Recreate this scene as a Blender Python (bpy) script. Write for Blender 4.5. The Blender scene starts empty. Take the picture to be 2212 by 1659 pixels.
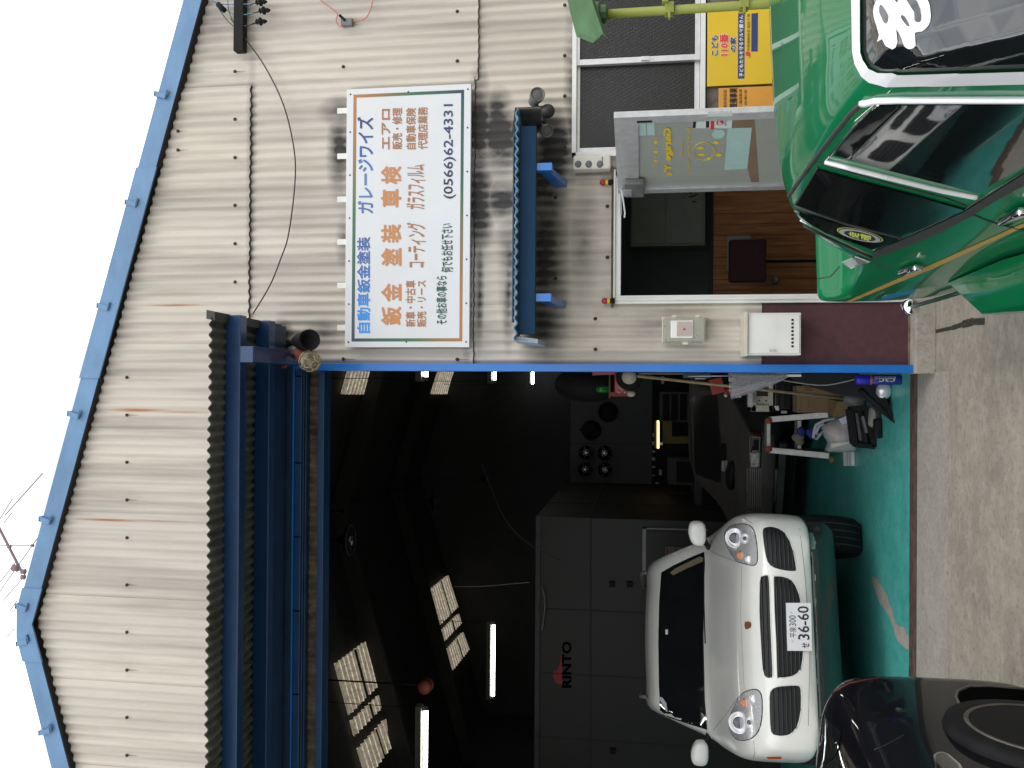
import bpy, bmesh, math, random
from mathutils import Vector, Matrix
from mathutils.bvhtree import BVHTree
from mathutils.geometry import delaunay_2d_cdt
random.seed(7)
R = math.radians
scn = bpy.context.scene
COL = scn.collection

# ------------------------------------------------------------------ camera
FPX, CX, CY = 1880.0, 1106.0, 829.5          # focal length and centre, in 2212-wide pixels
PITCH, YAW, ROLL = R(8.55), R(0.37), R(0.35)
CAM = Vector((0, 0, 1.7))
F_ = Vector((math.sin(YAW)*math.cos(PITCH), math.cos(YAW)*math.cos(PITCH), math.sin(PITCH)))
R0 = Vector((math.cos(YAW), -math.sin(YAW), 0)); U0 = R0.cross(F_)
U_ = U0*math.cos(ROLL) - R0*math.sin(ROLL); R_ = R0*math.cos(ROLL) + U0*math.sin(ROLL)
cam = bpy.data.objects.new('camera', bpy.data.cameras.new('camera')); COL.objects.link(cam)
ax, ay, az = -U_, R_, -F_                     # the photograph lies on its side: its right is the world's down
cam.matrix_world = Matrix(((ax.x, ay.x, az.x, CAM.x), (ax.y, ay.y, az.y, CAM.y), (ax.z, ay.z, az.z, CAM.z), (0, 0, 0, 1)))
cam.data.sensor_fit = 'HORIZONTAL'; cam.data.sensor_width = 36; cam.data.lens = 36*FPX/2212
cam.data.clip_start = 0.05; cam.data.clip_end = 2000
scn.camera = cam

# ------------------------------------------------------------------ light
w = bpy.data.worlds.new('World'); scn.world = w; w.use_nodes = True
nt = w.node_tree; nt.nodes.clear()
def wn(t, **k):
    n = nt.nodes.new(t)
    for a, b in k.items(): setattr(n, a, b)
    return n
sky = wn('ShaderNodeTexSky', sky_type='NISHITA', sun_disc=False, sun_elevation=R(52), sun_rotation=R(140))
hsv = wn('ShaderNodeHueSaturation'); hsv.inputs['Saturation'].default_value = 0.30
nt.links.new(sky.outputs[0], hsv.inputs['Color'])
tc = wn('ShaderNodeTexCoord'); mp = wn('ShaderNodeMapping'); mp.inputs['Scale'].default_value = (1.3, 1.3, 3.2)
nz = wn('ShaderNodeTexNoise'); nz.inputs['Scale'].default_value = 2.2; nz.inputs['Detail'].default_value = 6
nt.links.new(tc.outputs['Generated'], mp.inputs[0]); nt.links.new(mp.outputs[0], nz.inputs['Vector'])
cr = wn('ShaderNodeValToRGB'); cr.color_ramp.elements[0].position = 0.35; cr.color_ramp.elements[1].position = 0.7
cr.color_ramp.elements[0].color = (11.2, 11.9, 13.2, 1); cr.color_ramp.elements[1].color = (27, 27, 26.6, 1)
nt.links.new(nz.outputs['Fac'], cr.inputs[0])
mx = wn('ShaderNodeMix', data_type='RGBA'); mx.inputs[0].default_value = 0.86
nt.links.new(hsv.outputs[0], mx.inputs[6]); nt.links.new(cr.outputs[0], mx.inputs[7])
bg = wn('ShaderNodeBackground'); bg.inputs[1].default_value = 0.1
ow = wn('ShaderNodeOutputWorld')
nt.links.new(mx.outputs[2], bg.inputs[0]); nt.links.new(bg.outputs[0], ow.inputs[0])
sun = bpy.data.objects.new('sun', bpy.data.lights.new('sun', 'SUN')); COL.objects.link(sun)
sun.data.energy = 0.85; sun.data.angle = R(24); sun.data.color = (1, .97, .92)
# elevation 52, from behind and right of the camera
sun.rotation_euler = Vector((0.62, -0.78, 1.25)).to_track_quat('Z', 'Y').to_euler()
scn.view_settings.view_transform = 'Standard'; scn.view_settings.look = 'None'
scn.view_settings.exposure = 0.0; scn.view_settings.gamma = 1; scn.view_settings.use_curve_mapping = False

# ------------------------------------------------------------------ picture <-> place
def ray(x, y): return (F_*FPX - U_*(x-CX) + R_*(CY-y)).normalized()
def P(x, y, Y):
    d = ray(x, y); return CAM + d*(Y/d.y)
def G(x, y, z=0.0):
    d = ray(x, y); return CAM + d*((z-CAM.z)/d.z)
def onplane(x, y, p, n):
    d = ray(x, y); return CAM + d*((p-CAM).dot(n)/d.dot(n))
def cv(ox, oy, s): return lambda a, b: ((ox+a/s)/1.47559, (oy+b/s)/1.47559)
z1 = cv(0, 0, 2.011); z2 = cv(0, 800, 1.975); z3 = cv(0, 1620, 2.004); z5 = cv(1500, 0, 2.353); z6 = cv(1500, 600, 2.011)
c3 = cv(1780, 1100, 1.813); c4 = cv(1980, 1580, 1.9106); i6 = cv(1000, 1150, 2.212); i7 = cv(1000, 1750, 2.212)
g1 = cv(2380, 1160, 4.096); g2 = cv(1780, 1170, 3.456); g4 = cv(640, 960, 5.027); g6 = cv(660, 0, 3.814)
k1 = cv(2380, 0, 2.37); k2 = cv(2380, 600, 2.502); k5 = cv(2500, 2150, 2.895); m1 = cv(2820, 700, 4.608); m2 = cv(2500, 720, 4.424)
m3 = cv(2400, 300, 3.95); d6 = cv(1940, 330, 4.424); y4 = cv(2240, 0, 4.739)

# ------------------------------------------------------------------ materials
def new_mat(name):
    m = bpy.data.materials.new(name); m.use_nodes = True
    return m, m.node_tree, m.node_tree.nodes['Principled BSDF']
def pm(name, col, rough=.5, metal=0., var=.12, scale=6., bump=0., bscale=None, coat=0., stretch=(1, 1, 1), col2=None, spec=.5, trans=0., alpha=1., rvar=.1, ior=1.5):
    m, t, b = new_mat(name)
    L = t.links.new
    tcn = t.nodes.new('ShaderNodeTexCoord'); mpn = t.nodes.new('ShaderNodeMapping'); mpn.inputs['Scale'].default_value = stretch
    L(tcn.outputs['Object'], mpn.inputs[0])
    n = t.nodes.new('ShaderNodeTexNoise'); n.inputs['Scale'].default_value = scale; n.inputs['Detail'].default_value = 6; n.inputs['Roughness'].default_value = .62
    L(mpn.outputs[0], n.inputs['Vector'])
    c = t.nodes.new('ShaderNodeValToRGB'); c.color_ramp.elements[0].position = .3; c.color_ramp.elements[1].position = .7
    a = col2 if col2 else tuple(max(0, v*(1-var*1.6)) for v in col)
    c.color_ramp.elements[0].color = (*a, 1); c.color_ramp.elements[1].color = (*[min(1, v*(1+var*.5)) for v in col], 1)
    L(n.outputs['Fac'], c.inputs[0]); L(c.outputs[0], b.inputs['Base Color'])
    mr = t.nodes.new('ShaderNodeMapRange'); mr.inputs[3].default_value = max(.02, rough-rvar*rough); mr.inputs[4].default_value = min(1, rough+rvar)
    L(n.outputs['Fac'], mr.inputs[0]); L(mr.outputs[0], b.inputs['Roughness'])
    b.inputs['Metallic'].default_value = metal; b.inputs['Coat Weight'].default_value = coat; b.inputs['Coat Roughness'].default_value = .03
    b.inputs['Specular IOR Level'].default_value = spec; b.inputs['Transmission Weight'].default_value = trans; b.inputs['Alpha'].default_value = alpha; b.inputs['IOR'].default_value = ior
    if bump:
        n2 = t.nodes.new('ShaderNodeTexNoise'); n2.inputs['Scale'].default_value = bscale or scale*6; n2.inputs['Detail'].default_value = 4
        L(mpn.outputs[0], n2.inputs['Vector'])
        bp = t.nodes.new('ShaderNodeBump'); bp.inputs['Strength'].default_value = bump; bp.inputs['Distance'].default_value = .01
        L(n2.outputs['Fac'], bp.inputs['Height']); L(bp.outputs[0], b.inputs['Normal'])
    return m
def em(name, col, s):
    m, t, b = new_mat(name); b.inputs['Base Color'].default_value = (.8, .8, .8, 1)
    b.inputs['Emission Color'].default_value = (*col, 1); b.inputs['Emission Strength'].default_value = s
    return m
def mnode(t, op, a, b=None, clamp=False):
    n = t.nodes.new('ShaderNodeMath'); n.operation = op; n.use_clamp = clamp
    for i, v in enumerate((a, b)):
        if v is None: continue
        if hasattr(v, 'links') or hasattr(v, 'is_linked'): t.links.new(v, n.inputs[i])
        else: n.inputs[i].default_value = v
    return n.outputs[0]
def blob(t, pos, c, r, soft=0.0):            # 1 at the centre, 0 at the rim of an ellipse (x, z)
    s = t.nodes.new('ShaderNodeSeparateXYZ'); t.links.new(pos, s.inputs[0])
    dx = mnode(t, 'MULTIPLY', mnode(t, 'SUBTRACT', s.outputs[0], c[0]), 1/r[0]); dz = mnode(t, 'MULTIPLY', mnode(t, 'SUBTRACT', s.outputs[2], c[1]), 1/r[1])
    d = mnode(t, 'SQRT', mnode(t, 'ADD', mnode(t, 'MULTIPLY', dx, dx), mnode(t, 'MULTIPLY', dz, dz)))
    return mnode(t, 'SUBTRACT', 1.0, d, True)
def mixc(t, fac, a, b):
    n = t.nodes.new('ShaderNodeMix'); n.data_type = 'RGBA'
    for i, v in ((0, fac), (6, a), (7, b)):
        if hasattr(v, 'is_linked'): t.links.new(v, n.inputs[i])
        elif i == 0: n.inputs[0].default_value = v
        else: n.inputs[i].default_value = (*v, 1)
    return n.outputs[2]

def slate_material(name, base, soot_shade, rust, tone=1.0):
    m, t, b = new_mat(name); L = t.links.new
    g = t.nodes.new('ShaderNodeNewGeometry'); pos = g.outputs['Position']
    def noise(sc, st, det=6, rg=.6):
        mpn = t.nodes.new('ShaderNodeMapping'); mpn.inputs['Scale'].default_value = st; L(pos, mpn.inputs[0])
        n = t.nodes.new('ShaderNodeTexNoise'); n.inputs['Scale'].default_value = sc; n.inputs['Detail'].default_value = det; n.inputs['Roughness'].default_value = rg
        L(mpn.outputs[0], n.inputs['Vector']); return n.outputs['Fac']
    def ramp(f, a, c): 
        r = t.nodes.new('ShaderNodeMapRange'); r.inputs[1].default_value = a; r.inputs[2].default_value = c; L(f, r.inputs[0]); return r.outputs[0]
    streak = noise(9, (1, 1, .06)); fine = noise(60, (1, 1, .25)); big = noise(1.6, (1, 1, .7)); band = noise(3.4, (1.8, 1, .12))
    c = mixc(t, mnode(t, 'MULTIPLY', ramp(band, .42, .62), .42), base, tuple(v*f for v, f in zip(base, (.62, .625, .66))))
    c = mixc(t, mnode(t, 'MULTIPLY', ramp(streak, .46, .68), .66), c, tuple(v*.46 for v in base))
    c = mixc(t, mnode(t, 'MULTIPLY', ramp(big, .40, .68), .18), c, (base[0]*.92, base[1]*.84, base[2]*.72))
    c = mixc(t, mnode(t, 'MULTIPLY', ramp(fine, .58, .78), .20), c, tuple(v*.45 for v in base))
    oi = t.nodes.new('ShaderNodeObjectInfo')        # sheets weathered unequally
    c = mixc(t, mnode(t, 'MULTIPLY', mnode(t, 'POWER', oi.outputs['Random'], 1.5), .28), c, (base[0]*.62, base[1]*.62, base[2]*.66))
    acc = None
    for (cx_, cz_, rx, rz, s) in soot_shade:
        v = mnode(t, 'MULTIPLY', blob(t, pos, (cx_, cz_), (rx, rz)), s)
        acc = v if acc is None else mnode(t, 'MAXIMUM', acc, v)
    if acc is not None:
        sx = t.nodes.new('ShaderNodeSeparateXYZ'); L(pos, sx.inputs[0])      # soot and painted shade lie thicker in the troughs of the sheets
        trough = mnode(t, 'ADD', mnode(t, 'MULTIPLY', mnode(t, 'COSINE', mnode(t, 'MULTIPLY', sx.outputs[0], 2*math.pi/.0644)), -.13), .84)
        nn_ = ramp(noise(5, (.8, 1, .6)), .15, .70)
        acc = mnode(t, 'MULTIPLY', mnode(t, 'MULTIPLY', acc, 2.9), mnode(t, 'MULTIPLY', trough, nn_), True)
        c = mixc(t, acc, c, (.050, .046, .043))
    acc = None
    for (cx_, cz_, rx, rz, s) in rust:
        v = mnode(t, 'MULTIPLY', blob(t, pos, (cx_, cz_), (rx, rz)), s, True)
        acc = v if acc is None else mnode(t, 'MAXIMUM', acc, v)
    if acc is not None: c = mixc(t, acc, c, (.36, .13, .03))
    L(c, b.inputs['Base Color']); b.inputs['Roughness'].default_value = .8
    bp = t.nodes.new('ShaderNodeBump'); bp.inputs['Strength'].default_value = .25; bp.inputs['Distance'].default_value = .004
    L(fine, bp.inputs['Height']); L(bp.outputs[0], b.inputs['Normal'])
    return m

# ------------------------------------------------------------------ objects
def uniq(o, label=None, cat=None, group=None, kind=None):
    if label: o['label'] = label
    if cat: o['category'] = cat
    if group: o['group'] = group
    if kind: o['kind'] = kind
    return o
def thing(name, label, cat, loc, group=None):
    o = bpy.data.objects.new(name, None); COL.objects.link(o); o.location = loc
    o.empty_display_size = .1
    return uniq(o, label, cat, group)
def link(name, me, mat=None, parent=None, smooth=False):
    if mat is not None:
        me.materials.clear(); me.materials.append(mat)
    if smooth: me.polygons.foreach_set('use_smooth', [True]*len(me.polygons))
    o = bpy.data.objects.new(name, me); COL.objects.link(o)
    if parent is not None:
        o.parent = parent; o.matrix_parent_inverse = Matrix.Translation(parent.location).inverted() if parent.type == 'EMPTY' else Matrix.Identity(4)
    return o
class MB:
    def __init__(s): s.bm = bmesh.new()
    def box(s, a, b):
        x0, x1 = sorted((a[0], b[0])); y0, y1 = sorted((a[1], b[1])); z0, z1 = sorted((a[2], b[2]))
        v = [s.bm.verts.new(p) for p in ((x0, y0, z0), (x1, y0, z0), (x1, y1, z0), (x0, y1, z0), (x0, y0, z1), (x1, y0, z1), (x1, y1, z1), (x0, y1, z1))]
        for f in ((3, 2, 1, 0), (4, 5, 6, 7), (0, 1, 5, 4), (1, 2, 6, 5), (2, 3, 7, 6), (3, 0, 4, 7)): s.bm.faces.new([v[i] for i in f])
        return s
    def hexa(s, p):                              # eight corners, bottom four then top four
        v = [s.bm.verts.new(q) for q in p]
        for f in ((3, 2, 1, 0), (4, 5, 6, 7), (0, 1, 5, 4), (1, 2, 6, 5), (2, 3, 7, 6), (3, 0, 4, 7)): s.bm.faces.new([v[i] for i in f])
        return s
    def slab(s, pts, t):                         # polygon and its copy moved by t
        t = Vector(t); a = [s.bm.verts.new(Vector(p)) for p in pts]; b = [s.bm.verts.new(Vector(p)+t) for p in pts]
        s.bm.faces.new(a); s.bm.faces.new(b[::-1]); n = len(a)
        for i in range(n): s.bm.faces.new((a[i], b[i], b[(i+1) % n], a[(i+1) % n]))
        return s
    def tube(s, pts, r, n=8, r2=None, caps=True):
        pts = [Vector(p) for p in pts]; rings = []; k = len(pts)
        for i, p in enumerate(pts):
            d = (pts[min(i+1, k-1)]-pts[max(i-1, 0)]).normalized()
            a = d.orthogonal().normalized() if i == 0 else (prev - d*prev.dot(d)).normalized()
            prev = a; b = d.cross(a)
            rr = r if r2 is None else r+(r2-r)*i/(k-1)
            if isinstance(r, (list, tuple)): rr = r[i]
            rings.append([s.bm.verts.new(p+(a*math.cos(2*math.pi*j/n)+b*math.sin(2*math.pi*j/n))*rr) for j in range(n)])
        for i in range(k-1):
            for j in range(n): s.bm.faces.new((rings[i][j], rings[i][(j+1) % n], rings[i+1][(j+1) % n], rings[i+1][j]))
        if caps: s.bm.faces.new(rings[0][::-1]); s.bm.faces.new(rings[-1])
        return s
    def bar(s, a, b, w, h, up=(0, 0, 1)):
        a, b = Vector(a), Vector(b); d = (b-a).normalized(); up = Vector(up); sd = d.cross(up).normalized()*w/2; u = sd.cross(d).normalized()*h/2
        s.hexa([a-sd-u, a+sd-u, b+sd-u, b-sd-u, a-sd+u, a+sd+u, b+sd+u, b-sd+u]); return s
    def ball(s, c, r, seg=14, sc=(1, 1, 1), rot=None):
        m = Matrix.Translation(Vector(c)) @ (rot.to_matrix().to_4x4() if rot is not None else Matrix.Identity(4)) @ Matrix.Diagonal((sc[0]*r, sc[1]*r, sc[2]*r, 1))
        bmesh.ops.create_uvsphere(s.bm, u_segments=seg, v_segments=max(6, seg//2), radius=1, matrix=m); return s
    def lathe(s, o, axis, prof, n=20):           # prof: (distance along axis, radius)
        o = Vector(o); d = Vector(axis).normalized(); a = d.orthogonal().normalized(); b = d.cross(a); rings = []
        for t, r in prof: rings.append([s.bm.verts.new(o+d*t+(a*math.cos(2*math.pi*j/n)+b*math.sin(2*math.pi*j/n))*max(r, 1e-4)) for j in range(n)])
        for i in range(len(rings)-1):
            for j in range(n): s.bm.faces.new((rings[i][j], rings[i][(j+1) % n], rings[i+1][(j+1) % n], rings[i+1][j]))
        s.bm.faces.new(rings[0][::-1]); s.bm.faces.new(rings[-1]); return s
    def mesh(s, name, bevel=0, seg=2):
        if bevel:
            bmesh.ops.bevel(s.bm, geom=s.bm.edges[:], offset=bevel, segments=seg, affect='EDGES', profile=.6, clamp_overlap=True)
        bmesh.ops.recalc_face_normals(s.bm, faces=s.bm.faces[:])
        me = bpy.data.meshes.new(name); s.bm.to_mesh(me); s.bm.free(); return me
    def build(s, name, mat, parent=None, bevel=0, smooth=False, seg=2): return link(name, s.mesh(name, bevel, seg), mat, parent, smooth)
def solo(o, label, cat, group=None): return uniq(o, label, cat, group)

# ------------------------------------------------------------------ lettering
def text_mesh(txt, weight=0.0, res=2):
    c = bpy.data.curves.new('text', 'FONT'); c.body = txt; c.offset = weight; c.resolution_u = res; c.fill_mode = 'FRONT'
    o = bpy.data.objects.new('text', c); COL.objects.link(o); bpy.context.view_layer.update()
    me = bpy.data.meshes.new_from_object(o.evaluated_get(bpy.context.evaluated_depsgraph_get()))
    bpy.data.objects.remove(o); bpy.data.curves.remove(c); return me
def lettering(txt, o, right, up, mat, parent, weight=0.0, name='lettering', shear=0, mirror=False):
    """text fitted to the parallelogram from o (bottom left) along right and up"""
    me = text_mesh(txt, 0); vs = me.vertices
    x0 = min(v.co.x for v in vs); x1 = max(v.co.x for v in vs); y0 = min(v.co.y for v in vs); y1 = max(v.co.y for v in vs)
    o, right, up = Vector(o), Vector(right), Vector(up)
    for v in vs:
        a = (v.co.x-x0)/(x1-x0); b = (v.co.y-y0)/(y1-y0)
        if mirror: a = 1-a
        v.co = o+right*(a+shear*b)+up*b
    if weight:                                   # heavier strokes: the same outline again, shifted and a hair in front
        em = up.length/max(.7, y1-y0); rn, un = right.normalized(), up.normalized(); nn = rn.cross(un).normalized()
        base = [v.co.copy() for v in me.vertices]; pol = [tuple(p.vertices) for p in me.polygons]; allv = list(base); allf = list(pol)
        ex = right.length/max(.1, x1-x0)
        for k in range(8):
            an = k*math.pi/4; off = rn*math.cos(an)*weight*ex+un*math.sin(an)*weight*em+nn*.00012*(k+1); n0 = len(allv)
            allv += [q+off for q in base]; allf += [tuple(i+n0 for i in f) for f in pol]
        me2 = bpy.data.meshes.new('lettering'); me2.from_pydata(allv, [], allf); me2.update(); me = me2
    return link(name, me, mat, parent)
def fit_px(txt, x0, x1, y0, y1, Y, mat, parent, weight=0.0, name='lettering'):
    """x0..x1: top to bottom of the words, y0..y1: their right to left end, in picture pixels, on the vertical plane Y"""
    bl = P(x1, y1, Y); br = P(x1, y0, Y); tl = P(x0, y1, Y)
    return lettering(txt, bl, br-bl, tl-bl, mat, parent, weight, name)

# ------------------------------------------------------------------ things traced on a curved body
def pip(p, poly):
    x, y = p; c = False; n = len(poly)
    for i in range(n):
        x1, y1 = poly[i]; x2, y2 = poly[i-1]
        if (y1 > y) != (y2 > y) and x < (x2-x1)*(y-y1)/(y2-y1)+x1: c = not c
    return c
def smooth_poly(poly, k=3):
    n = len(poly); out = []
    for i in range(n):
        p0, p1, p2, p3 = (Vector(poly[(i+j-1) % n]) for j in range(4))
        for s in range(k):
            t = s/k
            q = .5*((2*p1)+(p2-p0)*t+(2*p0-5*p1+4*p2-p3)*t*t+(3*p1-p0-3*p2+p3)*t**3); out.append((q.x, q.y))
    return out
def hit(bvh, x, y, off=0.0):
    d = ray(x, y); h, n, i, dist = bvh.ray_cast(CAM, d)
    if h is None:
        q = CAM + d*hit.last; h, n, i, _ = bvh.find_nearest(q)
        if h is None: return q
        h = h
    else: hit.last = dist
    if n.dot(d) > 0: n = -n
    return h + n*off
hit.last = 5.0
def patch(name, poly, bvh, mat, parent, off=.004, step=8, rnd=0, skirt=.006):
    if rnd: poly = smooth_poly(poly, rnd)
    # densify the outline
    pts = []
    for i in range(len(poly)):
        a, b = Vector(poly[i]), Vector(poly[(i+1) % len(poly)]); k = max(1, int((b-a).length/step))
        for j in range(k): pts.append(a.lerp(b, j/k))
    nb = len(pts); xs = [p.x for p in pts]; ys = [p.y for p in pts]
    y = min(ys)+step*.5
    while y < max(ys):
        x = min(xs)+step*.5
        while x < max(xs):
            if pip((x, y), poly) and min((Vector((x, y))-q).length for q in pts[:nb]) > step*.45: pts.append(Vector((x, y)))
            x += step
        y += step
    res = delaunay_2d_cdt([Vector(p) for p in pts], [(i, (i+1) % nb) for i in range(nb)], [], 1, 1e-4)
    vs, fs = res[0], res[2]
    co = [hit(bvh, v.x, v.y, off) for v in vs]
    me = bpy.data.meshes.new(name)
    # skirt: outline vertices repeated deeper
    rim = {}
    for e in ((f[i], f[(i+1) % 3]) for f in fs for i in range(3)):
        k = tuple(sorted(e)); rim[k] = rim.get(k, 0)+1
    edges = [e for e, c in rim.items() if c == 1]; low = {}
    allv = list(co); faces = [tuple(f) for f in fs]
    for a, b in edges:                           # the rim has vertices of its own, so the face keeps its normals
        for q in (a, b):
            if q not in low:
                d = (co[q]-CAM).normalized(); low[q] = len(allv); allv += [co[q]+d*(off+skirt), co[q].copy()]
        faces.append((low[a]+1, low[b]+1, low[b], low[a]))
    me.from_pydata(allv, [], faces); me.update()
    bmn = bmesh.new(); bmn.from_mesh(me); bmesh.ops.recalc_face_normals(bmn, faces=bmn.faces[:])
    # face the camera
    if bmn.faces and (bmn.faces[:][0].normal.dot(bmn.faces[:][0].calc_center_median()-CAM) > 0):
        bmesh.ops.reverse_faces(bmn, faces=bmn.faces[:])
    bmn.to_mesh(me); bmn.free()
    o = link(name, me, mat, parent, True)
    return o
def trace(name, pts, bvh, r, mat, parent, n=6, off=None, sub=6, closed=False):
    if off is None: off = r*.5
    p = [Vector(q) for q in pts]; dense = []
    for i in range(len(p)-(0 if closed else 1)):
        a, b = p[i], p[(i+1) % len(p)]
        for j in range(sub): dense.append(a.lerp(b, j/sub))
    dense.append(p[0] if closed else p[-1])
    on = [q for q in dense if bvh.ray_cast(CAM, ray(q.x, q.y))[0] is not None]
    if len(on) < 2: on = dense
    return MB().tube([hit(bvh, q.x, q.y, off) for q in on], r, n).build(name, mat, parent, smooth=True)

def pchip(xs, ys, x):
    n = len(xs)
    if x <= xs[0]: return ys[0]
    if x >= xs[-1]: return ys[-1]
    h = [xs[i+1]-xs[i] for i in range(n-1)]; d = [(ys[i+1]-ys[i])/h[i] for i in range(n-1)]; m = [0]*n
    m[0], m[-1] = d[0], d[-1]
    for i in range(1, n-1):
        m[i] = 0 if d[i-1]*d[i] <= 0 else 2*d[i-1]*d[i]/(d[i-1]+d[i])
    for i in range(n-1):
        if x <= xs[i+1]:
            t = (x-xs[i])/h[i]; a = h[i]
            return (1+2*t)*(1-t)**2*ys[i]+t*(1-t)**2*a*m[i]+t*t*(3-2*t)*ys[i+1]+t*t*(t-1)*a*m[i+1]
def loft(name, stations, M, mat, parent, ny=5, npf=5, tens=.35):
    """stations: (y, [(x, z) bottom centre .. side .. top centre]); mirrored in x, then placed by M"""
    ys = [s[0] for s in stations]; npnt = len(stations[0][1]); yy = []
    for i in range(len(ys)-1):
        for j in range(ny): yy.append(ys[i]+(ys[i+1]-ys[i])*j/ny)
    yy.append(ys[-1]); rings = []
    for y in yy:
        prof = [Vector((pchip(ys, [s[1][k][0] for s in stations], y), pchip(ys, [s[1][k][1] for s in stations], y))) for k in range(npnt)]
        ext = [Vector((-prof[1].x, prof[1].y))]+prof+[Vector((-prof[-2].x, prof[-2].y))]
        dense = []
        for i in range(1, npnt):
            p0, p1, p2, p3 = ext[i-1], ext[i], ext[i+1], ext[i+2]; m1 = (p2-p0)*tens; m2 = (p3-p1)*tens
            for j in range(npf):
                t = j/npf; dense.append((2*t**3-3*t*t+1)*p1+(t**3-2*t*t+t)*m1+(-2*t**3+3*t*t)*p2+(t**3-t*t)*m2)
        dense.append(prof[-1])
        ring = [(p.x, y, p.y) for p in dense]+[(-p.x, y, p.y) for p in dense[-2:0:-1]]
        rings.append(ring)
    bm = bmesh.new(); n = len(rings[0]); vr = [[bm.verts.new(M @ Vector(p)) for p in r] for r in rings]
    for i in range(len(vr)-1):
        for j in range(n): bm.faces.new((vr[i][j], vr[i][(j+1) % n], vr[i+1][(j+1) % n], vr[i+1][j]))
    bm.faces.new(vr[0][::-1]); bm.faces.new(vr[-1]); bmesh.ops.recalc_face_normals(bm, faces=bm.faces[:])
    bvh = BVHTree.FromBMesh(bm)
    me = bpy.data.meshes.new(name); bm.to_mesh(me); bm.free()
    return link(name, me, mat, parent, True), bvh
# ================================================================== the setting
D = 5.53                                                     # the facade plane
M = {}
M['concrete'] = None
def ground_material(name, base, dark, light, sc=1.0, rough=.85, streak=(1, 1, 1), teal=False):
    m, t, b = new_mat(name); L = t.links.new; g = t.nodes.new('ShaderNodeNewGeometry'); pos = g.outputs['Position']
    def noise(s, st, det=8, rg=.65):
        mpn = t.nodes.new('ShaderNodeMapping'); mpn.inputs['Scale'].default_value = st; L(pos, mpn.inputs[0])
        n = t.nodes.new('ShaderNodeTexNoise'); n.inputs['Scale'].default_value = s; n.inputs['Detail'].default_value = det; n.inputs['Roughness'].default_value = rg
        L(mpn.outputs[0], n.inputs['Vector']); return n.outputs['Fac']
    def ramp(f, a, c):
        r = t.nodes.new('ShaderNodeMapRange'); r.inputs[1].default_value = a; r.inputs[2].default_value = c; L(f, r.inputs[0]); return r.outputs[0]
    c = mixc(t, mnode(t, 'MULTIPLY', ramp(noise(1.7*sc, (1.0, 1.2, 1)), .38, .66), .75), base, dark)
    c = mixc(t, mnode(t, 'MULTIPLY', ramp(noise(9*sc, (1, 1.1, 1)), .46, .66), .55), c, light)
    c = mixc(t, mnode(t, 'MULTIPLY', ramp(noise(30*sc, streak), .50, .70), .5), c, tuple(v*.45 for v in dark))
    c = mixc(t, mnode(t, 'MULTIPLY', ramp(noise(150, (1, 1, 1), 3), .5, .8), .35), c, tuple(v*.5 for v in dark))
    if teal:
        # worn patch where the paint is gone, as in the photograph
        c = mixc(t, mnode(t, 'MULTIPLY', ramp(noise(9, (1, .35, 1)), .66, .70), .6), c, (.30, .31, .28))
    L(c, b.inputs['Base Color'])
    rr = t.nodes.new('ShaderNodeMapRange'); rr.inputs[3].default_value = rough-.12; rr.inputs[4].default_value = rough+.08
    L(noise(5, (1, 1, 1)), rr.inputs[0]); L(rr.outputs[0], b.inputs['Roughness'])
    bp = t.nodes.new('ShaderNodeBump'); bp.inputs['Strength'].default_value = .35 if not teal else .08; bp.inputs['Distance'].default_value = .004
    L(noise(45, (1, 1, 1), 6), bp.inputs['Height']); L(bp.outputs[0], b.inputs['Normal'])
    return m
M['ground'] = ground_material('concrete ground', (.335, .30, .243), (.22, .195, .158), (.44, .40, .33))
M['teal'] = ground_material('teal floor paint', (.085, .45, .40), (.055, .34, .305), (.14, .50, .45), sc=.8, rough=.36, teal=True)
M['screed'] = ground_material('smooth screed strip', (.37, .34, .29), (.27, .245, .205), (.44, .41, .355), sc=1.3, rough=.8)
M['rust'] = pm('rusty steel', (.13, .085, .06), .75, .3, .5, 14, .4, col2=(.055, .04, .033), stretch=(1, 6, 6))
M['rust_or'] = pm('orange rust', (.42, .17, .05), .85, 0, .4, 18, col2=(.2, .08, .03))
M['blue'] = pm('blue gloss paint', (.008, .047, .145), .32, 0, .12, 5, .03, coat=.3)
M['bluebright'] = pm('bright blue gloss paint', (.002, .15, .54), .30, 0, .08, 4, .02, coat=.4)
M['blued'] = pm('dull blue paint', (.008, .036, .095), .45, 0, .25, 6, .05)
M['skyblue'] = pm('pale blue flashing', (.125, .255, .44), .42, 0, .16, 3, .04, stretch=(1, 1, 2), rvar=.12)
M['darksheet'] = pm('dark weathered sheet', (.085, .085, .075), .8, 0, .4, 9, .3)
M['brownsheet'] = pm('brown grimy sheet', (.11, .085, .06), .85, 0, .5, 9, .3)
M['alu'] = pm('aluminium frame', (.62, .62, .63), .38, .55, .10, 20, .03)
M['white'] = pm('white painted metal', (.74, .74, .71), .4, 0, .06, 5)
M['cream'] = pm('cream plastic', (.60, .56, .45), .5, 0, .1, 8)
M['black'] = pm('black rubber', (.011, .011, .012), .65, 0, .3, 12, .1, spec=.2)
M['blackgloss'] = pm('black gloss plastic', (.010, .010, .011), .2, 0, .2, 8)
M['grey'] = pm('grey plastic', (.16, .16, .16), .5, 0, .2, 9)
M['dgrey'] = pm('dark grey steel', (.06, .065, .065), .6, .2, .3, 9)
M['chrome'] = pm('chrome', (.82, .82, .84), .07, 1., .03, 5, rvar=.03)
M['red'] = pm('red painted steel', (.42, .02, .02), .35, 0, .2, 8, coat=.2)
M['dullred'] = pm('faded red paint', (.30, .085, .075), .6, 0, .25, 10, .1)
M['brass'] = pm('brass', (.62, .47, .22), .38, .7, .2, 12)
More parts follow.
